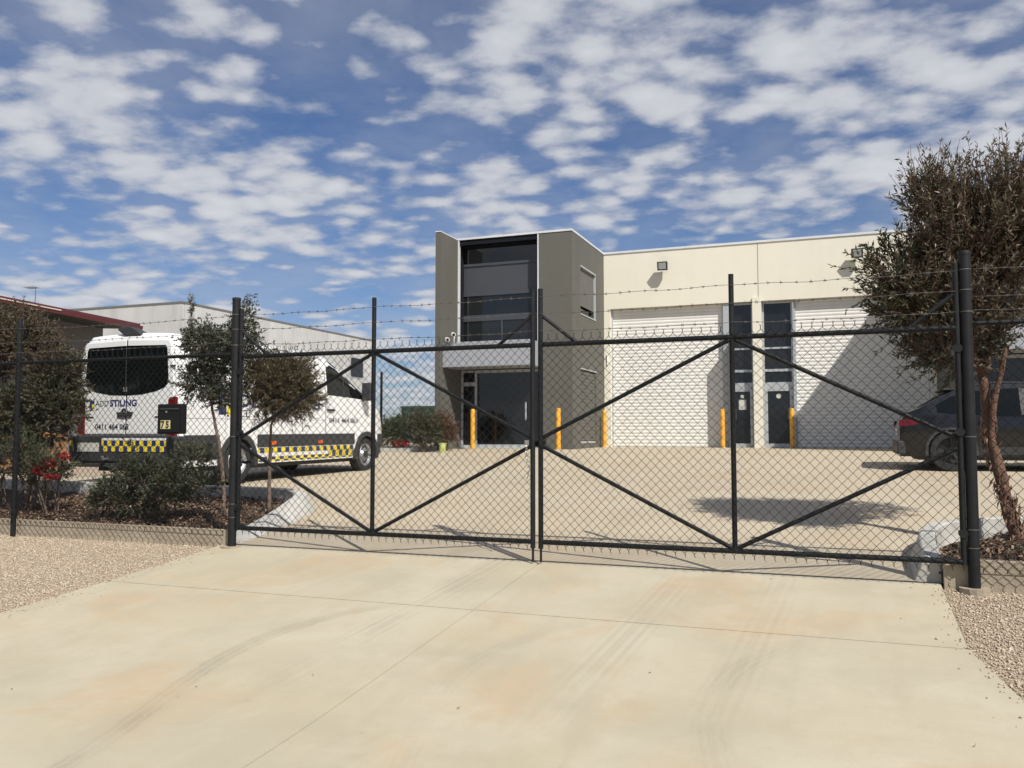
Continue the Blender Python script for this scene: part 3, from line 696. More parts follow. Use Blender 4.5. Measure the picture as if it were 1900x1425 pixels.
def leaf(xh, xm, xc, label, side):
    """xh hinge stile, xm middle stile, xc meeting stile; side=+1 when the hinge is on the right"""
    t = thing('gate_leaf', label, 'gate', (xh, YG, 0), 'leaves of the double gate')
    r = .0235
    rod([(xh, YG, ZR0 - r), (xh, YG, 2.52)], r, 'stile', t); rod([(xm, YG, ZR0 + .002), (xm, YG, 2.55)], .022, 'stile', t); rod([(xc, YG, ZR0 - .06), (xc, YG, 2.53)], r, 'stile', t)
    rod([(xh, YG, ZR1), (xc, YG, ZR1)], .0225, 'top_rail', t); rod([(xh, YG, ZR0), (xc, YG, ZR0)], .0225, 'bottom_rail', t)
    zm = 1.115
    e = lambda a, b_, k: a + (b_ - a) * k
    for xa in (xh, xc):
        rod([(xa, YG + .004, zm + .03), (e(xa, xm, .985), YG + .004, ZR1 - .025)], .0185, 'brace', t)
        rod([(xa, YG + .004, zm - .03), (e(xa, xm, .985), YG + .004, ZR0 + .025)], .0185, 'brace', t)
        s = 1 if xm > xa else -1
        rod([(xa, YG, 2.29), (xa + s * .34, YG, ZR1 + .01)], .0165, 'stay', t)
    mesh_panel(min(xh, xc) + .005, max(xh, xc) - .005, ZR0 - .035, ZR1 + .052, 'chain_mesh', t)
    for z in (2.455, 2.30, 2.135):
        barbed((xh, YG - .025, z), (xm, YG - .025, z + frand(.01)), t); barbed((xm, YG - .025, z), (xc, YG - .025, z + frand(.01)), t)
    # drop bolt, hinges
    s = -1 if xc < xh else 1
    rod([(xc, YG + .002, ZR0 - .05), (xc, YG + .002, .022)], .011, 'drop_bolt', t)
    for z in (.42, 1.2, 1.85):
        MB().tube([(xh, YG - .03, z), (xh - s * .0, YG + .03, z)], .034, 10).build('hinge_collar', M['black'], t)
        MB().box(min(xh, xh - s * .06), max(xh, xh - s * .06), YG - .02, YG + .012, z - .022, z + .022).build('hinge_strap', M['black'], t)
    return t
gl = leaf(-5.95, -4.335, -2.655, 'black chain link gate leaf before the white van', -1)
gr = leaf(.858, -.855, -2.578, 'black chain link gate leaf before the roller doors', 1)
MB().box(-2.685, -2.55, YG + .028, YG + .04, 1.07, 1.12).build('latch_bar', M['black'], gl)
def gatepost(x, z1, label):
    t = thing('gate_post', label, 'post', (x, YG, 0), 'heavy posts carrying the gate')
    rod([(x, YG, -.15), (x, YG, z1 - .02)], .043, 'post_tube', t, n=20)
    b = MB(); n = 20; rows = []
    for zz, rr in ((z1 - .03, .0455), (z1 - .008, .0455), (z1, .043), (z1 + .006, .018)): rows.append([(x + math.cos(6.2832 * k / n) * rr, YG + math.sin(6.2832 * k / n) * rr, zz) for k in range(n)])
    b.sweep(rows, close=True); b.build('post_cap', M['black'], t, smooth=True)
    for z in (2.46, 2.30, 2.13, 1.16, .45, .31): MB().tube([(x, YG, z), (x, YG, z + .007)], .0455, 16).build('wire_tie', M['galv'], t)
    MB().tube([(x, YG, -.06), (x, YG, .012)], .11, 14).build('footing', M['plinth'], t)
    return t
gatepost(-6.02, 2.645, 'thick black gate post beside the leafy young trees'); gatepost(.925, 2.61, 'thick black gate post before the large brown tree')
def fence(x0, x1, posts, label, wires):
    t = thing('chain_fence', label, 'fence', (x0, YG, 0), 'chain link fence either side of the gate')
    for x, z1 in posts:
        p = rod([(x, YG, -.15), (x, YG, z1)], .03, 'fence_post', t)
    rod([(x0, YG, 2.04), (x1, YG, 2.04)], .019, 'top_rail', t)
    rod([(x0, YG - .034, .25), (x1, YG - .034, .25)], .003, 'tension_wire', t, n=5)
    xs = sorted([x0, x1] + [p[0] for p in posts])
    for a, c in zip(xs, xs[1:]):
        if c - a < .1: continue
        mesh_panel(a, c, .155, 2.085, 'chain_mesh', t, y=YG - .036)
        for z in wires: barbed((a, YG - .03, z + frand(.02)), (c, YG - .03, z + frand(.02)), t, sag=.02)
    return t
fence(-12.2, -6.075, [(-9.2, 2.57), (-12.17, 2.57)], 'black chain link fence before the garden bed and van', (2.455, 2.29, 2.16))
fence(.98, 6.9, [(3.95, 2.57), (6.87, 2.57)], 'black chain link fence before the brown tree and dark car', (2.46, 2.25, 2.05 + .09))
# chain hanging from the latch
def chain_links():
    t = thing('padlock_chain', 'zinc chain hanging from the gate latch bar', 'chain', (-2.70, YG - .05, 1.1))
    for i in range(12):
        z = 1.09 - i * .027; x = -2.69 - .012 * math.sin(i * .6); a = (i % 2) * 1.2
        pts = [(x + math.cos(k * math.pi / 4) * .009 * math.cos(a), YG - .05 + math.cos(k * math.pi / 4) * .009 * math.sin(a), z + math.sin(k * math.pi / 4) * .018) for k in range(9)]
        MB().tube(pts, .0032, 5, caps=False).build('link', M['chain'], t, smooth=True)
    MB().box(-2.715, -2.675, YG - .06, YG - .04, 1.09, 1.13).build('padlock', M['chain'], t, bevel=.004)
chain_links()
# letterbox on the fence
def letterbox():
    x0, x1, z0, z1 = -6.97, -6.63, 1.19, 1.515
    t = thing('letterbox', 'black letterbox with yellow number stickers hung on the fence', 'letterbox', (x0, 7.4, z0))
    MB().box(x0, x1, 7.352, 7.425, z0, z1).build('box_body', M['mailbox'], t, bevel=.008)
    MB().box(x0 + .02, x1 - .02, 7.344, 7.35, z0 + .02, z1 - .09).build('front_door', M['mailbox'], t)
    MB().box(x0 + .04, x1 - .04, 7.344, 7.3505, z1 - .06, z1 - .045).build('slot', M['plastic'], t)
    MB().tube([(-6.83, 7.344, 1.43), (-6.83, 7.332, 1.43)], .011, 10).build('lock', M['chrome'], t)
    MB().box(x0 + .05, x1 - .05, 7.425, 7.44, 1.30, 1.34).build('fixing_strap', M['galv'], t)
    for k, ch in enumerate('75'):
        xa = -6.91 + k * .066
        s = MB().box(xa, xa + .063, 7.338, 7.343, 1.245, 1.338).build('number_sticker', M['ysign'], t)
        vs, fs = text_mesh(ch, .105, .005); MB().add([(xa + .004 + v.x * .85, 7.3372 - v.z * .2, 1.255 + v.y) for v in vs], fs).build('numeral', M['ink'], s, fix=False)
letterbox()

# ------------------------------------------------------------------ vehicles
def body_grid(zt, zb, sx, Lg, ny, nz, wheels, ra):
    """closed shell: right side + roof + left side strips along y"""
    b = MB(); rows = []; ys = [Lg * (i / ny) for i in range(ny + 1)]
    fr = [1 - (1 - k / nz) ** 1.0 for k in range(nz + 1)]
    for y in ys:
        t = zt(y); ring = []
        zz = [zb(y) + (t - zb(y)) * f for f in fr]
        right = [(sx(y, z), y, z) for z in zz]; xr = right[-1][0]
        roof = [(xr * (1 - k / 6), y, t + .03 * (1 - (1 - k / 6) ** 2)) for k in range(1, 6)]
        half = right + roof
        ring = half + [(0, y, t + .03)] + [(-x, yy, z) for x, yy, z in reversed(half)]
        rows.append(ring)
    m_ = len(rows[0]); vs = [p for r in rows for p in r]; fs = []
    for i in range(len(rows) - 1):
        for k in range(m_ - 1):
            a = i * m_ + k; f = (a, a + 1, a + 1 + m_, a + m_)
            c = sum((Vector(vs[j]) for j in f), Vector()) / 4
            if abs(c.x) > .6 and any(math.hypot(c.y - wy, c.z - wz) < ra for wy, wz in wheels): continue
            fs.append(f)
    fs.append(tuple(range(m_))); fs.append(tuple(range(len(rows) * m_ - 1, (len(rows) - 1) * m_ - 1, -1)))
    b.add(vs, fs); return b
def patch(sx, pts_yz, off, side=1, n=1):
    """flat-ish patch following the side: list of quads columns [(y, z0, z1)...]"""
    b = MB(); rows = []
    for y, z0, z1 in pts_yz:
        rows.append([((sx(y, z0 + (z1 - z0) * k / 6) + off) * side, y, z0 + (z1 - z0) * k / 6) for k in range(7)])
    rin = [[(p[0] - .02 * side, p[1], p[2]) for p in r] for r in rows]
    b.sweep(rows, caps=False); b.sweep(rin, caps=False)
    for r, q in ((rows[0], rin[0]), (rows[-1], rin[-1])): b.sweep([r, q], caps=False)
    b.sweep([[r[0] for r in rows], [r[0] for r in rin]], caps=False); b.sweep([[r[-1] for r in rows], [r[-1] for r in rin]], caps=False)
    return b
def wheel(t, x, y, z, r, w, side, rimmat, spokes, style):
    n = 28
    def ring(xx, rr): return [(x + xx * side, y + math.cos(6.2832 * k / n) * rr, z + math.sin(6.2832 * k / n) * rr) for k in range(n)]
    b = MB(); b.sweep([ring(-w, r * .62), ring(-w, r * .9), ring(-w + .03, r), ring(-.035, r), ring(-.008, r * .95), ring(0, r * .82), ring(-.004, r * .66), ring(-.03, r * .62)], caps=False)
    ty = b.build('wheel', M['rubber'], t, smooth=True)
    b = MB()
    if style == 'steel':
        b.sweep([ring(-.012, r * .655), ring(-.002, r * .63), ring(-.012, r * .58), ring(-.045, r * .5), ring(-.05, r * .34), ring(-.01, r * .26), ring(-.005, r * .1), ring(-.005, .002)], caps=False)
        b.build('rim', M['rim'], ty, smooth=True)
        d = MB()
        for k in range(16):
            a = 6.2832 * k / 16; cy, cz = y + math.cos(a) * r * .46, z + math.sin(a) * r * .46
            d.tube([(x - .052 * side, cy, cz), (x - .038 * side, cy, cz)], r * .062, 8)
        d.build('vent_holes', M['plastic'], ty)
        MB().tube([(x - .03 * side, y, z), (x - .001 * side, y, z)], r * .22, 14).build('hub', M['plastic'], ty)
    else:
        b.sweep([ring(-.012, r * .70), ring(0, r * .68), ring(-.02, r * .63), ring(-.1, r * .60)], caps=False)
        for k in range(spokes):
            a = 6.2832 * k / spokes + .2
            for da in (-.12, .12):
                b.tube([(x - .03 * side, y + math.cos(a) * r * .12, z + math.sin(a) * r * .12), (x - .012 * side, y + math.cos(a + da) * r * .64, z + math.sin(a + da) * r * .64)], r * .045, 5)
        b.build('rim', M[rimmat], ty, smooth=True)
        MB().tube([(x - .05 * side, y, z), (x - .012 * side, y, z)], r * .15, 12).build('hub', M['plastic'], ty)
        MB().tube([(x - .11 * side, y, z), (x - .10 * side, y, z)], r * .62, 20).build('brake_shade', M['plastic'], ty)
    return ty
def arch_ring(x0, y, z, r0, r1, side, x1):
    n = 26; b = MB(); rows = []
    for k in range(n + 1):
        a = math.pi * (-.06 + 1.12 * k / n); c, s = math.cos(a), math.sin(a)
        rows.append([(x0 * side, y + c * r0, z + s * r0), (x1 * side, y + c * r0, z + s * r0), (x1 * side, y + c * (r1 - .01), z + s * (r1 - .01)), (x0 * side, y + c * r1, z + s * r1)])
    b.sweep(rows, close=True); return b

def van():
    t = thing('van', 'white signwritten van with checked stripe parked in the yard', 'van', (-10.03, 9.97, .402), local=True, rot=(R(.5), 0, 0))
    Lg = 6.2; hw = 1.0
    def zt(y):
        P = [(0, 2.20), (.03, 2.27), (.08, 2.29), (.5, 2.31), (3.3, 2.31), (3.7, 2.29), (3.95, 2.25), (4.3, 2.14), (5.5, 1.48), (5.8, 1.34), (6.0, 1.16), (6.12, .95), (6.18, .80), (6.2, .60)]
        for (a, b_), (c, d) in zip(P, P[1:]):
            if y <= c: return b_ + (d - b_) * (y - a) / (c - a)
        return P[-1][1]
    def zb(y): return .30
    def sx(y, z):
        x = hw - .09 * max(0, (z - 1.25) / 1.05) ** 1.6
        T = zt(y); d = T - z
        if d < .2 and T > 1.6: x -= .13 * (1 - d / .2) ** 2
        elif d < .1: x -= .06 * (1 - max(d, 0) / .1) ** 2
        if y < .12: x -= .05 * (1 - y / .12) ** 2
        if y > 5.5: x -= .16 * ((y - 5.5) / .7) ** 2.2
        if z < .45: x -= .03
        return x
    W = [(1.33, .345), (5.29, .345)]
    body_grid(zt, zb, sx, Lg, 76, 26, W, .41).build('body', M['white'], t, smooth=True)
    for wy, wz in W:
        for s in (1, -1):
            wheel(t, .985 * s, wy, wz, .35, .21, s, 'rim', 8, 'steel')
            arch_ring(.95, wy, wz, .375, .475, s, 1.02).build('wheel_arch', M['plastic'], t, smooth=True)
            n = 18; b = MB(); b.sweep([[(x_ * s, wy + math.cos(math.pi * k / n) * .42, wz + math.sin(math.pi * k / n) * .42) for k in range(n + 1)] for x_ in (.60, .97)], caps=False)
            b.add([(.60 * s, wy + math.cos(math.pi * k / n) * .42, wz + math.sin(math.pi * k / n) * .42) for k in range(n + 1)], [tuple(range(n + 1))]); b.build('arch_liner', M['plastic'], t)
    MB().box(-.85, .85, .3, 5.8, .22, .31).build('underbody', M['plastic'], t)
    for s in (1, -1):
        def cl(y0, y1, nm, z0, z1, mat, off, par=t):
            k = max(2, int((y1 - y0) / .2)); return patch(sx, [(y0 + (y1 - y0) * i / k, z0, z1) for i in range(k + 1)], off, s).build(nm, M[mat], par, smooth=True)
        cl(1.80, 4.82, 'side_cladding', .56, .775, 'plastic', .014); cl(.10, .86, 'side_cladding', .40, .775, 'plastic', .014); cl(5.76, 6.08, 'side_cladding', .36, .76, 'plastic', .014)
        ck = cl(1.82, 4.80, 'check_stripe', .315, .55, 'checks', .008)
        cl(1.82, 4.80, 'stripe_edge', .552, .566, 'white', .012, ck); cl(1.82, 4.80, 'stripe_edge', .297, .313, 'white', .012, ck)
        for yy in (2.15, 3.55): cl(yy, yy + .13, 'side_marker', .60, .66, 'orange', .022)
        for yy in (1.0, 1.92, 2.86): patch(sx, [(yy, .79, 2.1), (yy + .009, .79, 2.1)], .0015, s).build('panel_seam', M['seam'], t)
        patch(sx, [(.15, 1.02, 1.03), (3.78, 1.02, 1.03)], .0015, s).build('body_crease', M['seam'], t)
        # driver's door glass
        win = [(3.87, 1.50, 2.12), (4.0, 1.50, 2.165), (4.25, 1.49, 2.06), (4.6, 1.48, 1.88), (5.0, 1.46, 1.67), (5.38, 1.44, 1.47)]
        w = patch(sx, win, .004, s).build('door_window', M['vglass'], t, smooth=True)
        patch(sx, [(4.42, 1.47, 1.92), (4.46, 1.47, 1.89)], .008, s).build('window_bar', M['plastic'], w)
        patch(sx, [(3.80, .78, 2.18), (3.815, .78, 2.18)], .002, s).build('door_seam', M['plastic'], t)
        patch(sx, [(3.84, 1.2, 1.24), (4.08, 1.2, 1.24)], .03, s).build('door_handle', M['plastic'], t)
        b = MB(); b.tube([(sx(5.1, 1.45) * s, 5.15, 1.45), ((sx(5.1, 1.45) + .14) * s, 5.13, 1.50)], .035, 8)
        mr = b.build('mirror_arm', M['plastic'], t)
        MB().box(min((1.02) * s, 1.24 * s), max(1.02 * s, 1.24 * s), 5.05, 5.19, 1.43, 1.79).build('mirror', M['plastic'], t, bevel=.03)
        patch(sx, [(.09, 1.30, 1.34), (.16, 1.30, 1.34)], .012, s).build('hinge', M['plastic'], t); patch(sx, [(.05, 1.9, 1.93), (.14, 1.9, 1.93)], .012, s).build('hinge', M['plastic'], t)
    # windscreen
    rows = []
    for k in range(9):
        y = 4.08 + (5.42 - 4.08) * k / 8; z = zt(y) + .035
        rows.append([(x, y, z - .04 * abs(x / .8) ** 3) for x in [(-.78 + 1.56 * i / 8) for i in range(9)]])
    MB().sweep(rows, caps=False).build('windscreen', M['vglass'], t, smooth=True)
    MB().box(-.7, .7, 6.15, 6.22, .34, .62).build('front_bumper', M['plastic'], t, bevel=.03)
    # rear doors (local y = 0 is the tail plane)
    for s in (-1, 1):
        a, c = (.012, .90)
        poly = [(a * s, .79), (c * s, .79), (c * s, 1.5), (.875 * s, 1.9), (.84 * s, 2.14), (.80 * s, 2.19), (a * s, 2.215)]
        d = MB().prism(poly, 'y', -.022, .01).build('rear_door', M['white'], t, bevel=.012)
        gpoly = [(.003 * s, 1.375), (.30 * s, 1.385), (.58 * s, 1.43), (.74 * s, 1.485), (.80 * s, 1.545), (.805 * s, 1.62), (.775 * s, 2.06), (.745 * s, 2.11), (.003 * s, 2.125)]
        MB().prism(gpoly, 'y', -.029, -.018).build('rear_window', M['vglass'], d, bevel=.004)
        MB().prism([(.955 * s, .66), (.80 * s, .66), (.805 * s, 1.30), (.84 * s, 1.34), (.955 * s, 1.34)], 'y', -.03, .03).build('tail_lamp', M['red'], t, bevel=.012)
        for z in (.98, 1.78): MB().box(min(.845 * s, .93 * s), max(.845 * s, .93 * s), -.035, -.02, z, z + .03).build('hinge', M['plastic'], d)
    MB().box(-.006, .006, -.016, .005, .79, 2.21).build('door_gap', M['plastic'], t)
    MB().box(-.005, .005, -.0315, -.0292, 1.39, 2.12).build('glass_seal', M['seal'], t)
    # wiper pair
    for s in (-1, 1): MB().tube([(.02 * s, -.035, 1.43), (.03 * s, -.04, 1.5)], .012, 6).build('lock_cover', M['chrome'], t)
    h = MB().prism([(-.14, 1.06), (.13, 1.06), (.15, 1.12), (.05, 1.14), (.03, 1.18), (-.04, 1.18), (-.07, 1.13), (-.15, 1.12)], 'y', -.05, -.022).build('door_handle', M['plastic'], t, bevel=.006)
    # round three-spoked emblem
    n = 24; em = MB(); em.tube([(math.cos(6.2832 * k / n) * .052, -.056, 1.125 + math.sin(6.2832 * k / n) * .052) for k in range(n + 1)], .006, 6, caps=False)
    for k in range(3):
        a = math.pi / 2 + k * 2.0944; em.tube([(0, -.056, 1.125), (math.cos(a) * .05, -.056, 1.125 + math.sin(a) * .05)], [.011, .003], 6)
    em.build('emblem', M['chrome'], h)
    MB().prism([(-1.03, .37), (1.03, .37), (1.03, .76), (.80, .775), (-.80, .775), (-1.03, .76)], 'y', -.11, .10).build('rear_bumper', M['plastic'], t, bevel=.025)
    ck = MB().box(-.36, .86, -.118, -.108, .535, .70).build('check_stripe', M['checkr'], t); ck.data.materials[0] = M['checkr']
    MB().box(-.36, .86, -.119, -.109, .702, .735).build('stripe_edge', M['white'], ck)
    MB().box(-1.01, -.92, -.118, -.108, .535, .70).build('check_stripe', M['checkr'], t)
    MB().box(-.85, -.42, -.117, -.108, .53, .665).build('number_plate', M['plate'], t)
    b = MB(); b.tube([(0 - .25, -.10, .42), (-.25, -.2, .42), (-.25, -.2, .47)], .022, 8); b.build('tow_ball', M['chrome'], t)
    MB().box(-.95, .95, -.14, .0, .30, .36).build('rear_step', M['plastic'], t, bevel=.01)
    # roof pod
    MB().prism([(-.10, 2.28), (.22, 2.28), (.20, 2.33), (.02, 2.42), (-.08, 2.43), (-.22, 2.41), (-.24, 2.38)], 'y', .02, .18).build('roof_antenna', M['plastic'], t, bevel=.015)
    # lettering on the tail
    def rtext(txt, x, z, size, mat, bold=.0, wid=None):
        vs, fs = text_mesh(txt, size, bold); w = max(v.x for v in vs) - min(v.x for v in vs); k = (wid / w) if wid else 1
        return MB().add([(x + v.x * k, -.0245 - v.z * .5, z + v.y) for v in vs], fs).build('lettering', M[mat], t, fix=False)
    rtext('ADD', -.60, 1.215, .125, 'ink', -.001, .26); rtext('STILING', -.31, 1.215, .135, 'navy', .004, .52)
    rtext('0411 464 063', -.60, .865, .115, 'ink', .002, .66)
    for k, (mx, mz, mm) in enumerate(((-.715, 1.255, 'navy'), (-.665, 1.255, 'navy'), (-.715, 1.2, 'navy'), (-.665, 1.2, 'yprint'))):
        MB().box(mx, mx + .046, -.026, -.0235, mz, mz + .05).build('logo_square', M[mm], t)
    MB().box(-.87, -.63, -.026, -.0225, 1.035, 1.06).build('badge', M['plastic'], t, bevel=.003); MB().box(.56, .76, -.026, -.0225, 1.035, 1.06).build('badge', M['plastic'], t, bevel=.003)
    # lettering on the side
    def stext(txt, y, z, size, mat, bold, wid):
        vs, fs = text_mesh(txt, size, bold); w = max(v.x for v in vs) - min(v.x for v in vs); k = wid / w
        return MB().add([(sx(y + v.x * k, z + v.y) + .003 + v.z * .3, y + v.x * k, z + v.y) for v in vs], fs).build('lettering', M[mat], t, fix=False)
    stext('DD', 1.30, 1.22, .30, 'navy', .004, .6); stext('STILING', 2.0, 1.22, .30, 'navy', .006, 1.6); stext('ILL &', 1.28, 1.06, .13, 'ink', .001, .55)
    stext('0411 464 063', 3.92, .98, .135, 'ink', .002, 1.02)
    for (yy, zz, mm) in ((.84, 1.28, 'navy'), (1.04, 1.28, 'navy'), (.84, 1.09, 'navy'), (1.04, 1.09, 'yprint')):
        patch(sx, [(yy, zz, zz + .175), (yy + .18, zz, zz + .175)], .003, 1).build('logo_square', M[mm], t)
van()

def car():
    t = thing('car', 'dark slate sports utility car parked before the shaded roller door', 'car', (1.0, 18.15, gz(17.6) - .01), local=True, rot=(0, 0, R(-90)))
    Lg = 4.75; hw = .95
    def zt(y):
        P = [(0, .80), (.04, .98), (.10, 1.05), (.30, 1.12), (.70, 1.36), (.95, 1.47), (1.5, 1.56), (2.2, 1.575), (2.7, 1.52), (3.25, 1.24), (3.5, 1.08), (4.2, 1.0), (4.55, .9), (4.72, .72), (4.75, .5)]
        for (a, b_), (c, d) in zip(P, P[1:]):
            if y <= c: return b_ + (d - b_) * (y - a) / (c - a)
        return P[-1][1]
    def zb(y): return .26
    def sx(y, z):
        x = hw - (.05 * (1 - (z - .3) / .4) if z < .7 else 0)
        if z > .98: x -= .26 * ((z - .98) / .55)
        elif z > .8: x -= .03 * ((z - .8) / .18) ** 2
        if y < .5: x -= .12 * (1 - y / .5) ** 2
        if y > 4.0: x -= .2 * ((y - 4.0) / .75) ** 2
        return x
    W = [(.84, .36), (3.72, .36)]
    body_grid(zt, zb, sx, Lg, 60, 22, W, .40).build('body', M['carpaint'], t, smooth=True)
    for wy, wz in W:
        for s in (1, -1):
            wheel(t, .945 * s, wy, wz, .365, .22, s, 'darkrim', 5, 'alloy')
            arch_ring(.90, wy, wz, .385, .44, s, .955).build('wheel_arch', M['plastic'], t, smooth=True)
            n = 16; b = MB(); b.sweep([[(x_ * s, wy + math.cos(math.pi * k / n) * .41, wz + math.sin(math.pi * k / n) * .41) for k in range(n + 1)] for x_ in (.5, .92)], caps=False)
            b.add([(.5 * s, wy + math.cos(math.pi * k / n) * .41, wz + math.sin(math.pi * k / n) * .41) for k in range(n + 1)], [tuple(range(n + 1))]); b.build('arch_liner', M['plastic'], t)
    MB().box(-.8, .8, .3, 4.5, .2, .27).build('underbody', M['plastic'], t)
    for s in (1, -1):
        w = patch(sx, [(.62, 1.06, 1.2), (.85, 1.03, 1.34), (1.2, 1.01, 1.44), (1.7, 1.0, 1.48), (2.2, .99, 1.49), (2.6, .98, 1.44), (2.9, .98, 1.30), (3.2, .97, 1.12)], .004, s).build('side_window', M['vglass'], t, smooth=True)
        patch(sx, [(1.95, 1.0, 1.48), (2.05, 1.0, 1.48)], .008, s).build('window_pillar', M['plastic'], w)
        patch(sx, [(1.28, .30, .44), (3.28, .30, .44)], .012, s).build('sill', M['plastic'], t)
        patch(sx, [(1.30, .45, 1.0), (1.31, .45, 1.0)], .002, s).build('door_seam', M['plastic'], t); patch(sx, [(2.2, .45, 1.0), (2.21, .45, 1.0)], .002, s).build('door_seam', M['plastic'], t)
        for yy in (1.38, 2.3): patch(sx, [(yy, .9, .93), (yy + .2, .9, .93)], .025, s).build('door_handle', M['carpaint'], t)
        patch(sx, [(-.005, .80, .93), (.12, .82, .94), (.32, .85, .95)], .006, s).build('tail_lamp', M['red'], t, smooth=True)
        MB().box(min(.92 * s, 1.10 * s), max(.92 * s, 1.10 * s), 2.95, 3.1, .98, 1.12).build('mirror', M['carpaint'], t, bevel=.03)
        MB().tube([(.62 * s, .98, 1.52), (.64 * s, 1.6, 1.60), (.63 * s, 2.5, 1.57)], .016, 6).build('roof_rail', M['plastic'], t)
    rows = [[(x, y, zt(y) + .035) for x in [-.55 + 1.1 * i / 6 for i in range(7)]] for y in (.34, .5, .68, .84)]
    MB().sweep(rows, caps=False).build('rear_window', M['vglass'], t, smooth=True)
    rows = [[(x, y, zt(y) + .035) for x in [-.6 + 1.2 * i / 6 for i in range(7)]] for y in (2.75, 2.95, 3.15, 3.3)]
    MB().sweep(rows, caps=False).build('windscreen', M['vglass'], t, smooth=True)
    MB().box(-.55, .55, .72, 1.0, 1.475, 1.51).build('spoiler', M['plastic'], t, bevel=.01)
    MB().box(-.84, .84, -.05, .10, .30, .55).build('rear_bumper', M['plastic'], t, bevel=.03)
    MB().box(-.26, .26, -.012, .003, .66, .77).build('number_plate', M['plate'], t)
    MB().box(-.7, .7, 4.72, 4.80, .3, .55).build('front_bumper', M['plastic'], t, bevel=.03)
car()

# ------------------------------------------------------------------ plants
def leaves(P, D, length, width, palette, weights=None, jitter=.35):
    """diamond leaves at points P along directions D"""
    n = len(P); D = D + rng.normal(0, jitter, (n, 3)); D /= np.linalg.norm(D, axis=1, keepdims=True)
    A = rng.normal(0, 1, (n, 3)); S = np.cross(D, A); S /= np.linalg.norm(S, axis=1, keepdims=True)
    l = length * rng.uniform(.6, 1.3, (n, 1)); w = width * rng.uniform(.7, 1.25, (n, 1))
    Nn = np.cross(D, S)
    v = np.stack([P, P + D * l * .45 + S * w * .5 + Nn * l * .06, P + D * l, P + D * l * .45 - S * w * .5 + Nn * l * .06], 1)
    pal = np.array(palette); c = pal[rng.choice(len(pal), n, p=weights)] * rng.uniform(.6, 1.35, (n, 1))
    return v.reshape(-1, 3), np.concatenate([np.repeat(c, 4, 0), np.ones((n * 4, 1))], 1)
def crown(lobes, ntw, per, tw_len, leaf_l, leaf_w, upness, pal_fn, name, parent, sweepv=(0, 0, 0), fill=.35, jitter=.35, twigmat='greybark'):
    vol = np.array([r[1][0] * r[1][1] * r[1][2] for r in lobes]) ** .75; vol /= vol.sum()
    TP = []; TD = []; tb = MB()
    for (c, r), f in zip(lobes, vol):
        k = int(ntw * f) + 1
        d = rng.normal(0, 1, (k, 3)); d /= np.linalg.norm(d, axis=1, keepdims=True)
        rad = rng.uniform(fill, 1, (k, 1)) ** .6
        base = np.array(c) + d * np.array(r) * (rad * .86)
        dirn = d * .75 + np.array([0, 0, upness]) + np.array(sweepv) + rng.normal(0, .25, (k, 3)); dirn /= np.linalg.norm(dirn, axis=1, keepdims=True)
        TP.append(base); TD.append(dirn)
    TP = np.concatenate(TP); TD = np.concatenate(TD)
    LP = []; LD = []
    for p, d in zip(TP, TD):
        L_ = tw_len * rng.uniform(.6, 1.35); bend = rng.normal(0, .12, 3)
        q0 = Vector(p); q1 = Vector(p + d * L_ * .5 + bend * L_ * .3); q2 = Vector(p + d * L_ + bend * L_)
        tb.tube([q0, q1, q2], [.005, .0035, .0015], 3, caps=False)
        s = rng.uniform(.05, 1, per)
        a = rng.normal(0, 1, (per, 3)); side = np.cross(np.tile(d, (per, 1)), a); side /= np.linalg.norm(side, axis=1, keepdims=True)
        LP.append(p + d * (s * L_)[:, None] + bend * ((s ** 2) * L_)[:, None] * .9); LD.append(d * .75 + side * .65)
    LP = np.concatenate(LP); LD = np.concatenate(LD)
    pal, wts = pal_fn
    v, c = leaves(LP, LD, leaf_l, leaf_w, pal, wts, jitter)
    o = np_mesh(name, v, np.arange(len(v)).reshape(-1, 4), M['leaf'], parent, c)
    tb.build('twigs', M[twigmat], parent, fix=False)['kind'] = 'stuff'
    return o
def limb(pts, rs, name, mat, parent, n=9):
    """wobbly tapered limb"""
    P = [Vector(p) for p in pts]; Q = []; RR = []
    for i in range(len(P) - 1):
        for j in range(4):
            t = j / 4; q = P[i].lerp(P[i + 1], t) + Vector((frand(rs[i] * .5), frand(rs[i] * .5), 0)); Q.append(q); RR.append((rs[i] + (rs[i + 1] - rs[i]) * t) * random.uniform(.9, 1.1))
    Q.append(P[-1]); RR.append(rs[-1])
    return MB().tube(Q, RR, n).build(name, M[mat], parent, smooth='all')
BROWN = ([(.150, .118, .080), (.110, .096, .058), (.19, .138, .095), (.092, .094, .052), (.25, .20, .155), (.066, .066, .044)], [.24, .22, .14, .2, .08, .12])
OLIVE = ([(0.070, 0.081, 0.040), (0.050, 0.062, 0.031), (0.109, 0.102, 0.050), (0.085, 0.070, 0.043), (0.155, 0.147, 0.093)], [.3, .3, .18, .14, .08])
GREY = ([(0.085, 0.099, 0.068), (0.060, 0.073, 0.051), (0.128, 0.136, 0.093), (0.048, 0.058, 0.037)], [.3, .3, .15, .25])
RUST = ([(.11, .072, .048), (.075, .066, .036), (.15, .095, .06), (.06, .062, .034), (.045, .045, .028)], [.25, .22, .13, .25, .15])
DKGREEN = ([(0.065, 0.097, 0.047), (0.047, 0.073, 0.036), (0.108, 0.134, 0.069), (0.086, 0.086, 0.047)], [.35, .3, .2, .15])
def pl(px, py, Y, rx, ry, rz): c = PY(px, py, Y); return ((c.x, c.y, c.z), (rx, ry, rz))
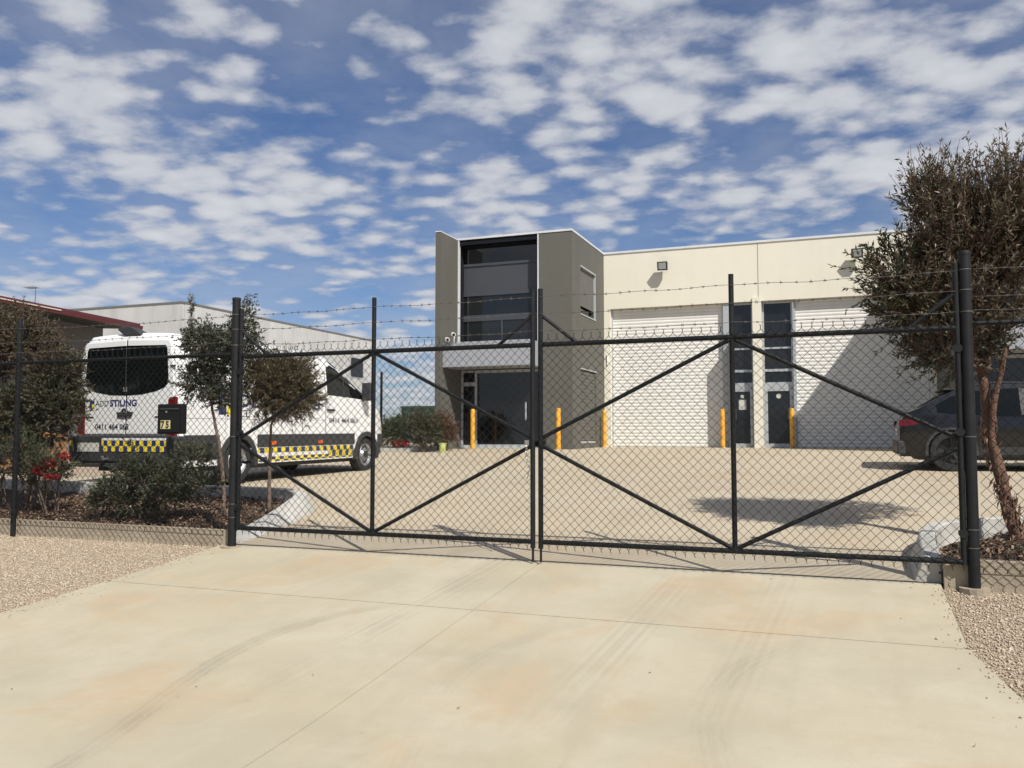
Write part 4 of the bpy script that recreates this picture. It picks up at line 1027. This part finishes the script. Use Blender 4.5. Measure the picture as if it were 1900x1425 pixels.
def big_tree():
    b0 = Vector((1.50, 8.85, gz(8.85) + .03))
    t = thing('brown_tree', 'large bushy brown leaved tree with reddish trunk behind the fence', 'tree', b0)
    w = lambda px, py, Y: PY(px, py, Y)
    Y = 8.9
    trunk = limb([b0 - Vector((0, 0, .15)), w(1868, 930, Y), w(1842, 840, Y), w(1832, 770, Y), w(1824, 700, Y)], [.064, .053, .048, .045, .04], 'trunk', 'bark', t, 12)
    bp = []; bd = []
    tp = [b0, w(1868, 930, Y), w(1842, 840, Y), w(1832, 770, Y)]
    for _ in range(260):
        k = random.randrange(3); q = tp[k].lerp(tp[k + 1], random.random()); a = random.uniform(0, 6.28); bp.append(q + Vector((math.cos(a), math.sin(a), 0)) * .053); bd.append((math.cos(a) * .25, math.sin(a) * .25, random.choice((-1, 1))))
    bv, bc = leaves(np.array([tuple(q) for q in bp]), np.array(bd), .09, .022, [(.22, .12, .075), (.12, .07, .05), (.30, .20, .14)], [.4, .35, .25], .15)
    np_mesh('peeling_bark', bv, np.arange(len(bv)).reshape(-1, 4), M['chip'], t, bc)['kind'] = 'stuff'
    limb([w(1866, 925, Y) , w(1850, 880, Y - .03), w(1840, 800, Y - .05), w(1846, 735, Y - .08), w(1870, 640, Y - .1)], [.03, .033, .029, .025, .02], 'limb', 'bark', t)
    for pts, r in (((( 1824, 702, Y), (1790, 610, Y), (1740, 520, Y - .1), (1690, 440, Y - .1)), .032), (((1824, 705, Y), (1810, 600, Y + .2), (1790, 480, Y + .3), (1780, 360, Y + .25)), .034), (((1826, 702, Y), (1850, 580, Y + .1), (1875, 440, Y + .1), (1890, 310, Y + .1)), .034), (((1780, 600, Y), (1700, 590, Y + .1), (1650, 560, Y + .15)), .018)):
        limb([w(*p) for p in pts], [r * (1 - .75 * i / (len(pts) - 1)) for i in range(len(pts))], 'limb', 'bark', t)
    lob = [pl(1800, 455, Y, .50, .55, .42), pl(1880, 445, Y, .55, .55, .48), pl(1738, 435, Y, .2, .45, .42), pl(1705, 555, Y, .42, .45, .33), pl(1800, 560, Y, .6, .65, .5), pl(1760, 620, Y, .45, .5, .36), pl(1960, 450, Y + .1, .75, .7, .42), pl(1765, 660, Y, .24, .3, .2), pl(1722, 380, Y, .14, .3, .24)]
    crown(lob, 2250, 18, .28, .062, .0155, .95, BROWN, 'crown', t, (.05, 0, 0), .25, .3, 'bark')
    crown([pl(1670, 510, Y, .3, .4, .3), pl(1690, 580, Y, .3, .4, .25), pl(1780, 640, Y, .4, .4, .25)], 420, 16, .26, .06, .018, .45, OLIVE, 'foliage', t, (-.1, 0, 0), .3, .3, 'bark')
    crown([pl(1865, 375, Y, .36, .4, .22), pl(1728, 385, Y, .16, .3, .2), pl(1800, 390, Y, .3, .3, .16)], 300, 16, .40, .06, .015, 1.3, BROWN, 'shoots', t, (.12, 0, 0), .5, .22, 'bark')
    crown([(b0 + Vector((-.12, .0, .38)), (.07, .07, .1))], 8, 7, .14, .05, .013, .6, BROWN, 'sucker_shoots', t, (0, 0, 0), .3, .3, 'bark')['kind'] = 'stuff'
big_tree()
def young_tree(bpx, bpy_, Y, stem, lobes, ntw, per, tl, ll, lw, upn, pal, name, label, sweepv=(0, 0, 0), mat='greybark', r=.028, extra=None):
    x = PY(bpx, bpy_, Y).x; b0 = Vector((x, Y, gz(Y) + .04)); t = thing(name, label, 'tree', b0)
    limb([b0 - Vector((0, 0, .12))] + [PY(a, b_, Y) for a, b_ in stem], [r * (1 - .6 * i / len(stem)) for i in range(len(stem) + 1)], 'trunk', mat, t)
    top = PY(*stem[-1], Y)
    for c, rr in lobes[:6]: limb([top, (Vector(c) + top) / 2 + Vector((frand(.05), frand(.05), .02)), Vector(c)], [r * .45, r * .32, r * .15], 'limb', mat, t, 6)
    crown(lobes, ntw, per, tl, ll, lw, upn, pal, 'crown', t, sweepv, .2, .35, mat)
    if extra: extra(t, b0)
    return t
Y1 = 8.75
def spire(t, b0):
    a = PY(358, 615, Y1); c = PY(352, 536, Y1); limb([a, (a + c) / 2, c], [.008, .006, .003], 'leader', 'greybark', t, 5)
    crown([((a + c) / 2, (.02, .02, .2))], 26, 8, .07, .035, .011, 1.2, GREY, 'leader_leaves', t)
young_tree(418, 925, Y1, [(412, 860), (402, 800), (394, 760), (388, 720)], [pl(375, 635, Y1, .2, .25, .17), pl(400, 660, Y1, .26, .28, .26), pl(372, 710, Y1, .2, .25, .18), pl(410, 735, Y1, .17, .22, .14), pl(448, 640, Y1, .17, .22, .22), pl(455, 590, Y1, .07, .1, .16)],
    1150, 18, .17, .044, .017, .45, GREY, 'young_tree', 'slim grey green young tree leaning beside the black letterbox', extra=spire)
Y2 = 9.0
young_tree(500, 938, Y2, [(500, 880), (502, 820), (503, 790), (512, 760)], [pl(500, 690, Y2, .2, .25, .15), pl(525, 715, Y2, .26, .28, .2), pl(548, 742, Y2, .2, .25, .14), pl(495, 745, Y2, .2, .25, .12), pl(550, 688, Y2, .12, .15, .1), pl(478, 705, Y2, .14, .2, .18)],
    1000, 18, .24, .064, .0115, .05, ([(.125, .10, .05), (.095, .09, .042), (.16, .105, .06), (.07, .072, .033)], [.3, .3, .2, .2]), 'young_tree', 'wispy olive brown young tree blown sideways behind the gate leaf', sweepv=(.42, 0, .1))
# tall shrubs behind the left fence
def shrub(name, label, px, Y, lobes, ntw, per, tl, ll, lw, upn, pal, cat='shrub', extra=None, stems=5, group=None, sw=(0, 0, 0)):
    x = PY(px, 900, Y).x; b0 = Vector((x, Y, gz(Y) + .04)); t = thing(name, label, cat, b0, group)
    for k in range(stems):
        c = Vector(lobes[k % len(lobes)][0]) + Vector((frand(.2), frand(.2), 0)); st = b0 + Vector((frand(.16), frand(.16), -.08))
        limb([st, st.lerp(c, .5) + Vector((frand(.08), frand(.08), .03)), c], [.016, .011, .005], 'stem', 'greybark', t, 6)
    crown(lobes, ntw, per, tl, ll, lw, upn, pal, 'foliage', t, sw)
    if extra: extra(t)
    return t
YS = 8.8
shrub('tall_shrub', 'tall russet and olive shrub crowding the left fence post', 60, YS, [pl(40, 640, YS, .5, .5, .32), pl(-30, 660, YS, .5, .5, .4), pl(95, 690, YS, .3, .4, .25), pl(15, 600, YS, .3, .4, .14)], 1500, 18, .24, .05, .018, .5, RUST)
shrub('tall_shrub', 'dark olive bush below the russet foliage beside the van tail', 85, YS - .1, [pl(100, 740, YS, .3, .4, .26), pl(50, 760, YS, .4, .4, .3), pl(-20, 770, YS, .45, .4, .3), pl(110, 690, YS, .2, .3, .22), pl(85, 800, YS, .24, .3, .16), pl(118, 765, YS, .12, .3, .2), pl(20, 815, YS - .1, .3, .3, .16)], 2300, 18, .2, .045, .018, .35, OLIVE)
shrub('tall_shrub', 'pale grey green leafy bush low against the fence', 5, YS - .2, [pl(5, 860, YS - .3, .24, .3, .22), pl(-60, 850, YS - .3, .4, .3, .3)], 500, 16, .16, .045, .014, .6, ([(.085, .10, .075), (.06, .075, .05), (.12, .13, .10)], [.4, .4, .2]))
YL = 8.25
shrub('low_shrub', 'spreading dark green shrub in the mulch below the van', 275, YL, [pl(270, 880, YL, .34, .35, .16), pl(220, 910, YL, .22, .3, .12), pl(330, 895, YL, .26, .3, .12), pl(250, 935, YL, .22, .25, .06), pl(305, 925, YL, .26, .25, .08), pl(242, 835, YL, .03, .05, .12), pl(355, 850, YL, .2, .2, .12), pl(200, 930, YL, .14, .25, .08), pl(385, 900, YL, .14, .2, .08)], 1300, 17, .15, .028, .015, .35, DKGREEN)
RED = ([(.30, .012, .018), (.22, .008, .014), (.40, .03, .035)], [.5, .3, .2])
def redflowers(lobes, n, sz):
    def f(t):
        pts = []
        for c, r in lobes:
            d = rng.normal(0, 1, (n, 3)); d /= np.linalg.norm(d, axis=1, keepdims=True); pts.append(np.array(c) + d * np.array(r) * rng.uniform(.6, 1.1, (n, 1)))
        p = np.concatenate(pts); v, c4 = leaves(p, rng.normal(0, 1, p.shape), sz, sz * .7, RED[0], RED[1]); np_mesh('blossom', v, np.arange(len(v)).reshape(-1, 4), M['flower'], t, c4)
    return f
YR = 8.35
shrub('flowering_shrub', 'green shrub with crimson flowers by the van bumper', 95, YR, [pl(95, 870, YR, .24, .25, .16), pl(60, 870, YR, .2, .2, .2), pl(45, 835, YR, .2, .2, .12)], 380, 15, .16, .035, .014, .5, DKGREEN, extra=redflowers([pl(118, 846, YR - .12, .09, .08, .05), pl(92, 860, YR - .15, .1, .08, .05), pl(72, 872, YR - .18, .09, .08, .07), pl(95, 884, YR - .2, .1, .08, .03)], 260, .024))
YF_ = 21.9
shrub('yard_shrub', 'green feathery shrub beside the van nose', 750, 22.1, [pl(745, 795, 22.1, .38, .5, .3), pl(725, 805, 22.1, .25, .4, .28)], 420, 16, .3, .07, .022, .5, DKGREEN)
shrub('yard_shrub', 'olive shrub next to the lime planter by the tower', 790, 21.9, [pl(792, 805, 21.9, .42, .4, .32), pl(785, 785, 21.9, .3, .3, .25)], 450, 16, .3, .07, .022, .5, OLIVE)
shrub('yard_shrub', 'rust brown shrub against the taupe blade wall', 825, 22.5, [pl(820, 790, 22.5, .28, .3, .26), pl(826, 805, 22.5, .25, .3, .3)], 330, 16, .26, .06, .022, .5, ([(.17, .075, .04), (.12, .055, .03), (.09, .06, .03)], [.4, .3, .3]))
shrub('flowering_shrub', 'low crimson flowering shrub beside the van front wheel', 740, 21.75, [pl(742, 824, 21.75, .3, .15, .1)], 80, 12, .12, .05, .015, .5, DKGREEN, extra=redflowers([pl(742, 822, 21.65, .32, .1, .09)], 260, .05))
# planter
def planter():
    p = PY(821, 826, 21.75); z = gz(21.75) + .0; x = p.x
    t = thing('planter', 'pale lime planter pot standing before the rust shrub', 'planter', (x, 21.75, z)); n = 14
    b = MB(); b.sweep([[(x + math.cos(6.2832 * k / n) * r, 21.75 + math.sin(6.2832 * k / n) * r, z + zz) for k in range(n)] for zz, r in ((0, .08), (.22, .105), (.24, .115), (.26, .115), (.26, .1), (.22, .095))], close=True); b.build('pot', M['lime'], t, smooth=True)
    MB().tube([(x, 21.75, z + .17), (x, 21.75, z + .23)], .095, 12).build('soil', M['mulch'], t)
planter()
# garden stakes
for px, Y, top, lab in ((57, 8.9, 850, 'thick weathered timber stake by the red flowers'), (110, 8.45, 858, 'thin timber stake before the red flowers')):
    p = PY(px, top, Y); w_ = .026 if px == 57 else .012
    o = MB().prism([(p.x - w_, gz(Y) - .05), (p.x + w_, gz(Y) - .05), (p.x + w_, p.z - .02), (p.x, p.z + .02), (p.x - w_, p.z - .02)], 'y', Y - w_, Y + w_).build('garden_stake', M['stake'], bevel=.002)
    tag(o, lab, 'stake')

# ------------------------------------------------------------------ beyond the yard
def tilt_building():
    X0, Y0, Y1_, Z1 = -31.7, 35.0, 54.2, 8.03
    t = thing('concrete_building', 'grey tilt panel factory building behind the white van', 'building', (X0, Y0, ZB))
    MB().box(-60, X0 - .16, Y0 + .16, Y1_ - .1, ZB - .2, Z1 - .15).build('building_core', M['tiltjoint'], t)
    k = 5; w = 28.3 / k
    for i in range(k): MB().box(X0 - w * (i + 1) + .015, X0 - w * i - .015, Y0, Y0 + .15, ZB - .2, Z1).build('wall_panel', M['tilt'], t)
    ys = [Y0 + .16, 39.6, 43.5, 44.7, 48.4, 51.2, Y1_]
    for a, c in zip(ys, ys[1:]): MB().box(X0 - .15, X0, a + .012, c - .012, ZB - .2, Z1).build('wall_panel', M['tilt'], t)
    f = MB().box(X0 - .02, X0 + .03, 51.25, 53.0, 5.2, 6.68).build('window', M['alu'], t)
    MB().box(X0 + .02, X0 + .04, 51.33, 52.92, 5.28, 6.6).build('pane', M['glass'], f)
    MB().box(-60.1, X0 + .03, Y0 - .03, Y0 + .18, Z1, Z1 + .1).build('wall_capping', M['tiltjoint'], t); MB().box(X0 - .17, X0 + .03, Y0 + .185, Y1_, Z1, Z1 + .1).build('wall_capping', M['tiltjoint'], t)
tilt_building()
def shed():
    A = Vector((-21.8, 17.0, 0)); d = Vector((-.153, .988, 0)).normalized(); n = Vector((d.y, -d.x, 0))      # n points to the yard
    s0, s1, s2 = -7.5, 6.0, 0
    zE = 5.0; zg = gz(17) - .3; t = thing('red_roof_shed', 'dark grey clad shed with a dark red steel roof', 'building', (A.x, A.y, zg))
    P = lambda s, o, z: A + d * s + n * o + Vector((0, 0, z))
    ov = 1.35
    def prismP(s0, s1, poly, nm, mat, parent=t):
        b = MB(); r0 = [P(s0, o, z) for o, z in poly]; r1 = [P(s1, o, z) for o, z in poly]; b.sweep([r0, r1], close=True); return b.build(nm, M[mat], parent)
    # ribbed wall sheets
    for i in range(27):
        a = s0 + i * .5
        prismP(a, a + .49, [(-ov, zg), (-ov, zE - .05), (-ov - .12, zE - .05), (-ov - .12, zg)], 'cladding_sheet', 'shedwall')
    rf = prismP(s0 - .2, s1 + .15, [(0, zE), (0, zE + .07), (-9, zE + 1.7), (-9, zE + 1.6)], 'roof', 'redroof')
    prismP(s0 - .2, s1 + .15, [(.0, zE - .14), (.10, zE - .14), (.12, zE - .02), (.02, zE - .02)], 'gutter', 'redroof', rf)
    prismP(s0 - .2, 2.2, [(.121, zE - .045), (.135, zE - .045), (.135, zE - .015), (.121, zE - .015)], 'gutter_lip', 'gutter', rf)
    prismP(s0, s1, [(-.02, zE - .13), (-.02, zE - .10), (-ov, zE - .02), (-ov, zE - .08)], 'eave_lining', 'eave_shade', rf)
    prismP(s1 - .1, s1 - .005, [(-ov - .13, zg), (-ov - .13, zE), (-9, zE + 1.4), (-9, zg)], 'end_wall', 'shedwall')
    # television antenna on the roof
    r = PY(65, 570, 22.5); m = thing('television_antenna', 'thin television antenna mast on the red shed roof', 'antenna', (r.x, 22.5, r.z - .7))
    MB().tube([(r.x, 22.5, r.z - 1.2), (r.x, 22.5, r.z + .75)], .018, 6).build('mast', M['tin'], m)
    b = MB(); b.tube([(r.x - .42, 22.5, r.z + .72), (r.x + .1, 22.5, r.z + .70)], .012, 5)
    for i in range(6): b.tube([(r.x - .4 + i * .09, 22.3, r.z + .72), (r.x - .4 + i * .09, 22.7, r.z + .72)], .007, 4)
    b.build('antenna_boom', M['tin'], m)
shed()
def container():
    X0, X1, Y, z0 = -24.3, -18.2, 45, ZB
    t = thing('green_container', 'dark green steel container far behind the shrubs', 'container', (X0, Y, z0))
    for i in range(20):
        a = X0 + i * .305; MB().box(a, a + .30, Y + (0 if i % 2 else .04), Y + .1, z0 + .12, 2.78).build('side_panel', M['greenbox'], t)
    MB().box(X0 - .05, X1 + .05, Y - .03, Y + 2.4, 2.78, 2.92).build('roof', M['greenbox'], t); MB().box(X0 - .05, X1 + .05, Y - .03, Y + 2.4, z0, z0 + .12).build('base_frame', M['greenbox'], t)
    MB().box(X0, X1, Y + .1, Y + 2.35, z0 + .12, 2.78).build('body', M['greenbox'], t)
container()
p = PY(708, 690, 26); o = MB().tube([(p.x, 26, gz(26) - .1), (p.x, 26, p.z)], .045, 10).build('boundary_post', M['black'], smooth=True); tag(o, 'lone black boundary fence post standing beyond the van nose', 'post')
# orange timber stacked beyond the bushes
def timber():
    t = thing('timber_stack', 'low orange timber stack half hidden behind the left bushes', 'timber', (-16.2, 13, gz(13)))
    for r in range(5):
        for c in range(3):
            z = gz(13) + r * .17; MB().box(-17.6 + frand(.1), -15.3 + frand(.1), 13 + c * .2, 13.18 + c * .2, z, z + .15).build('board', M['orangewood'], t)
timber()
# far line of trees that closes the horizon
def far_wood():
    n = 26000; x = rng.uniform(-420, 420, n); y = 330 + rng.normal(0, 12, n); hh = 3.4 + 1.6 * np.sin(x * .05) + 1.2 * np.sin(x * .13 + 2) + .8 * np.sin(x * .31)
    z = ZB + np.abs(rng.random(n)) * hh; P = np.stack([x, y, z], 1)
    v, c = leaves(P, rng.normal(0, 1, P.shape), 2.2, 1.6, DKGREEN[0], DKGREEN[1])
    o = np_mesh('far_trees', v, np.arange(len(v)).reshape(-1, 4), M['leaf'], None, c); tag(o, 'low dark line of distant trees on the horizon', 'trees', None, 'stuff')
far_wood()
# leaf litter and grit on the concrete
def litter():
    pts = [(1203, 1250), (847, 1316), (328, 1295), (20, 1280), (1428, 1075), (1807, 1388), (580, 1252), (362, 1275), (1725, 1235)]
    P = []
    for px, py in pts:
        d = ray(px, py); lo, hi = 1, 30
        for _ in range(40):
            m_ = (lo + hi) / 2
            if EYE + d[2] * m_ > gz(d[1] * m_): lo = m_
            else: hi = m_
        P.append((d[0] * lo, d[1] * lo, gz(d[1] * lo) + .005))
    P = np.array(P); v, c = leaves(P, np.tile([1., .3, .12], (len(P), 1)),   .024, .012, [(.08, .05, .03), (.12, .085, .05)], [.6, .4], .5)
    v[:, 2] = np.maximum(v[:, 2], np.repeat(P[:, 2], 4)); o = np_mesh('leaf_litter', v, np.arange(len(v)).reshape(-1, 4), M['chip'], None, c); tag(o, 'scattered dry leaf bits on the concrete driveway', 'leaf litter', None, 'stuff')
litter()
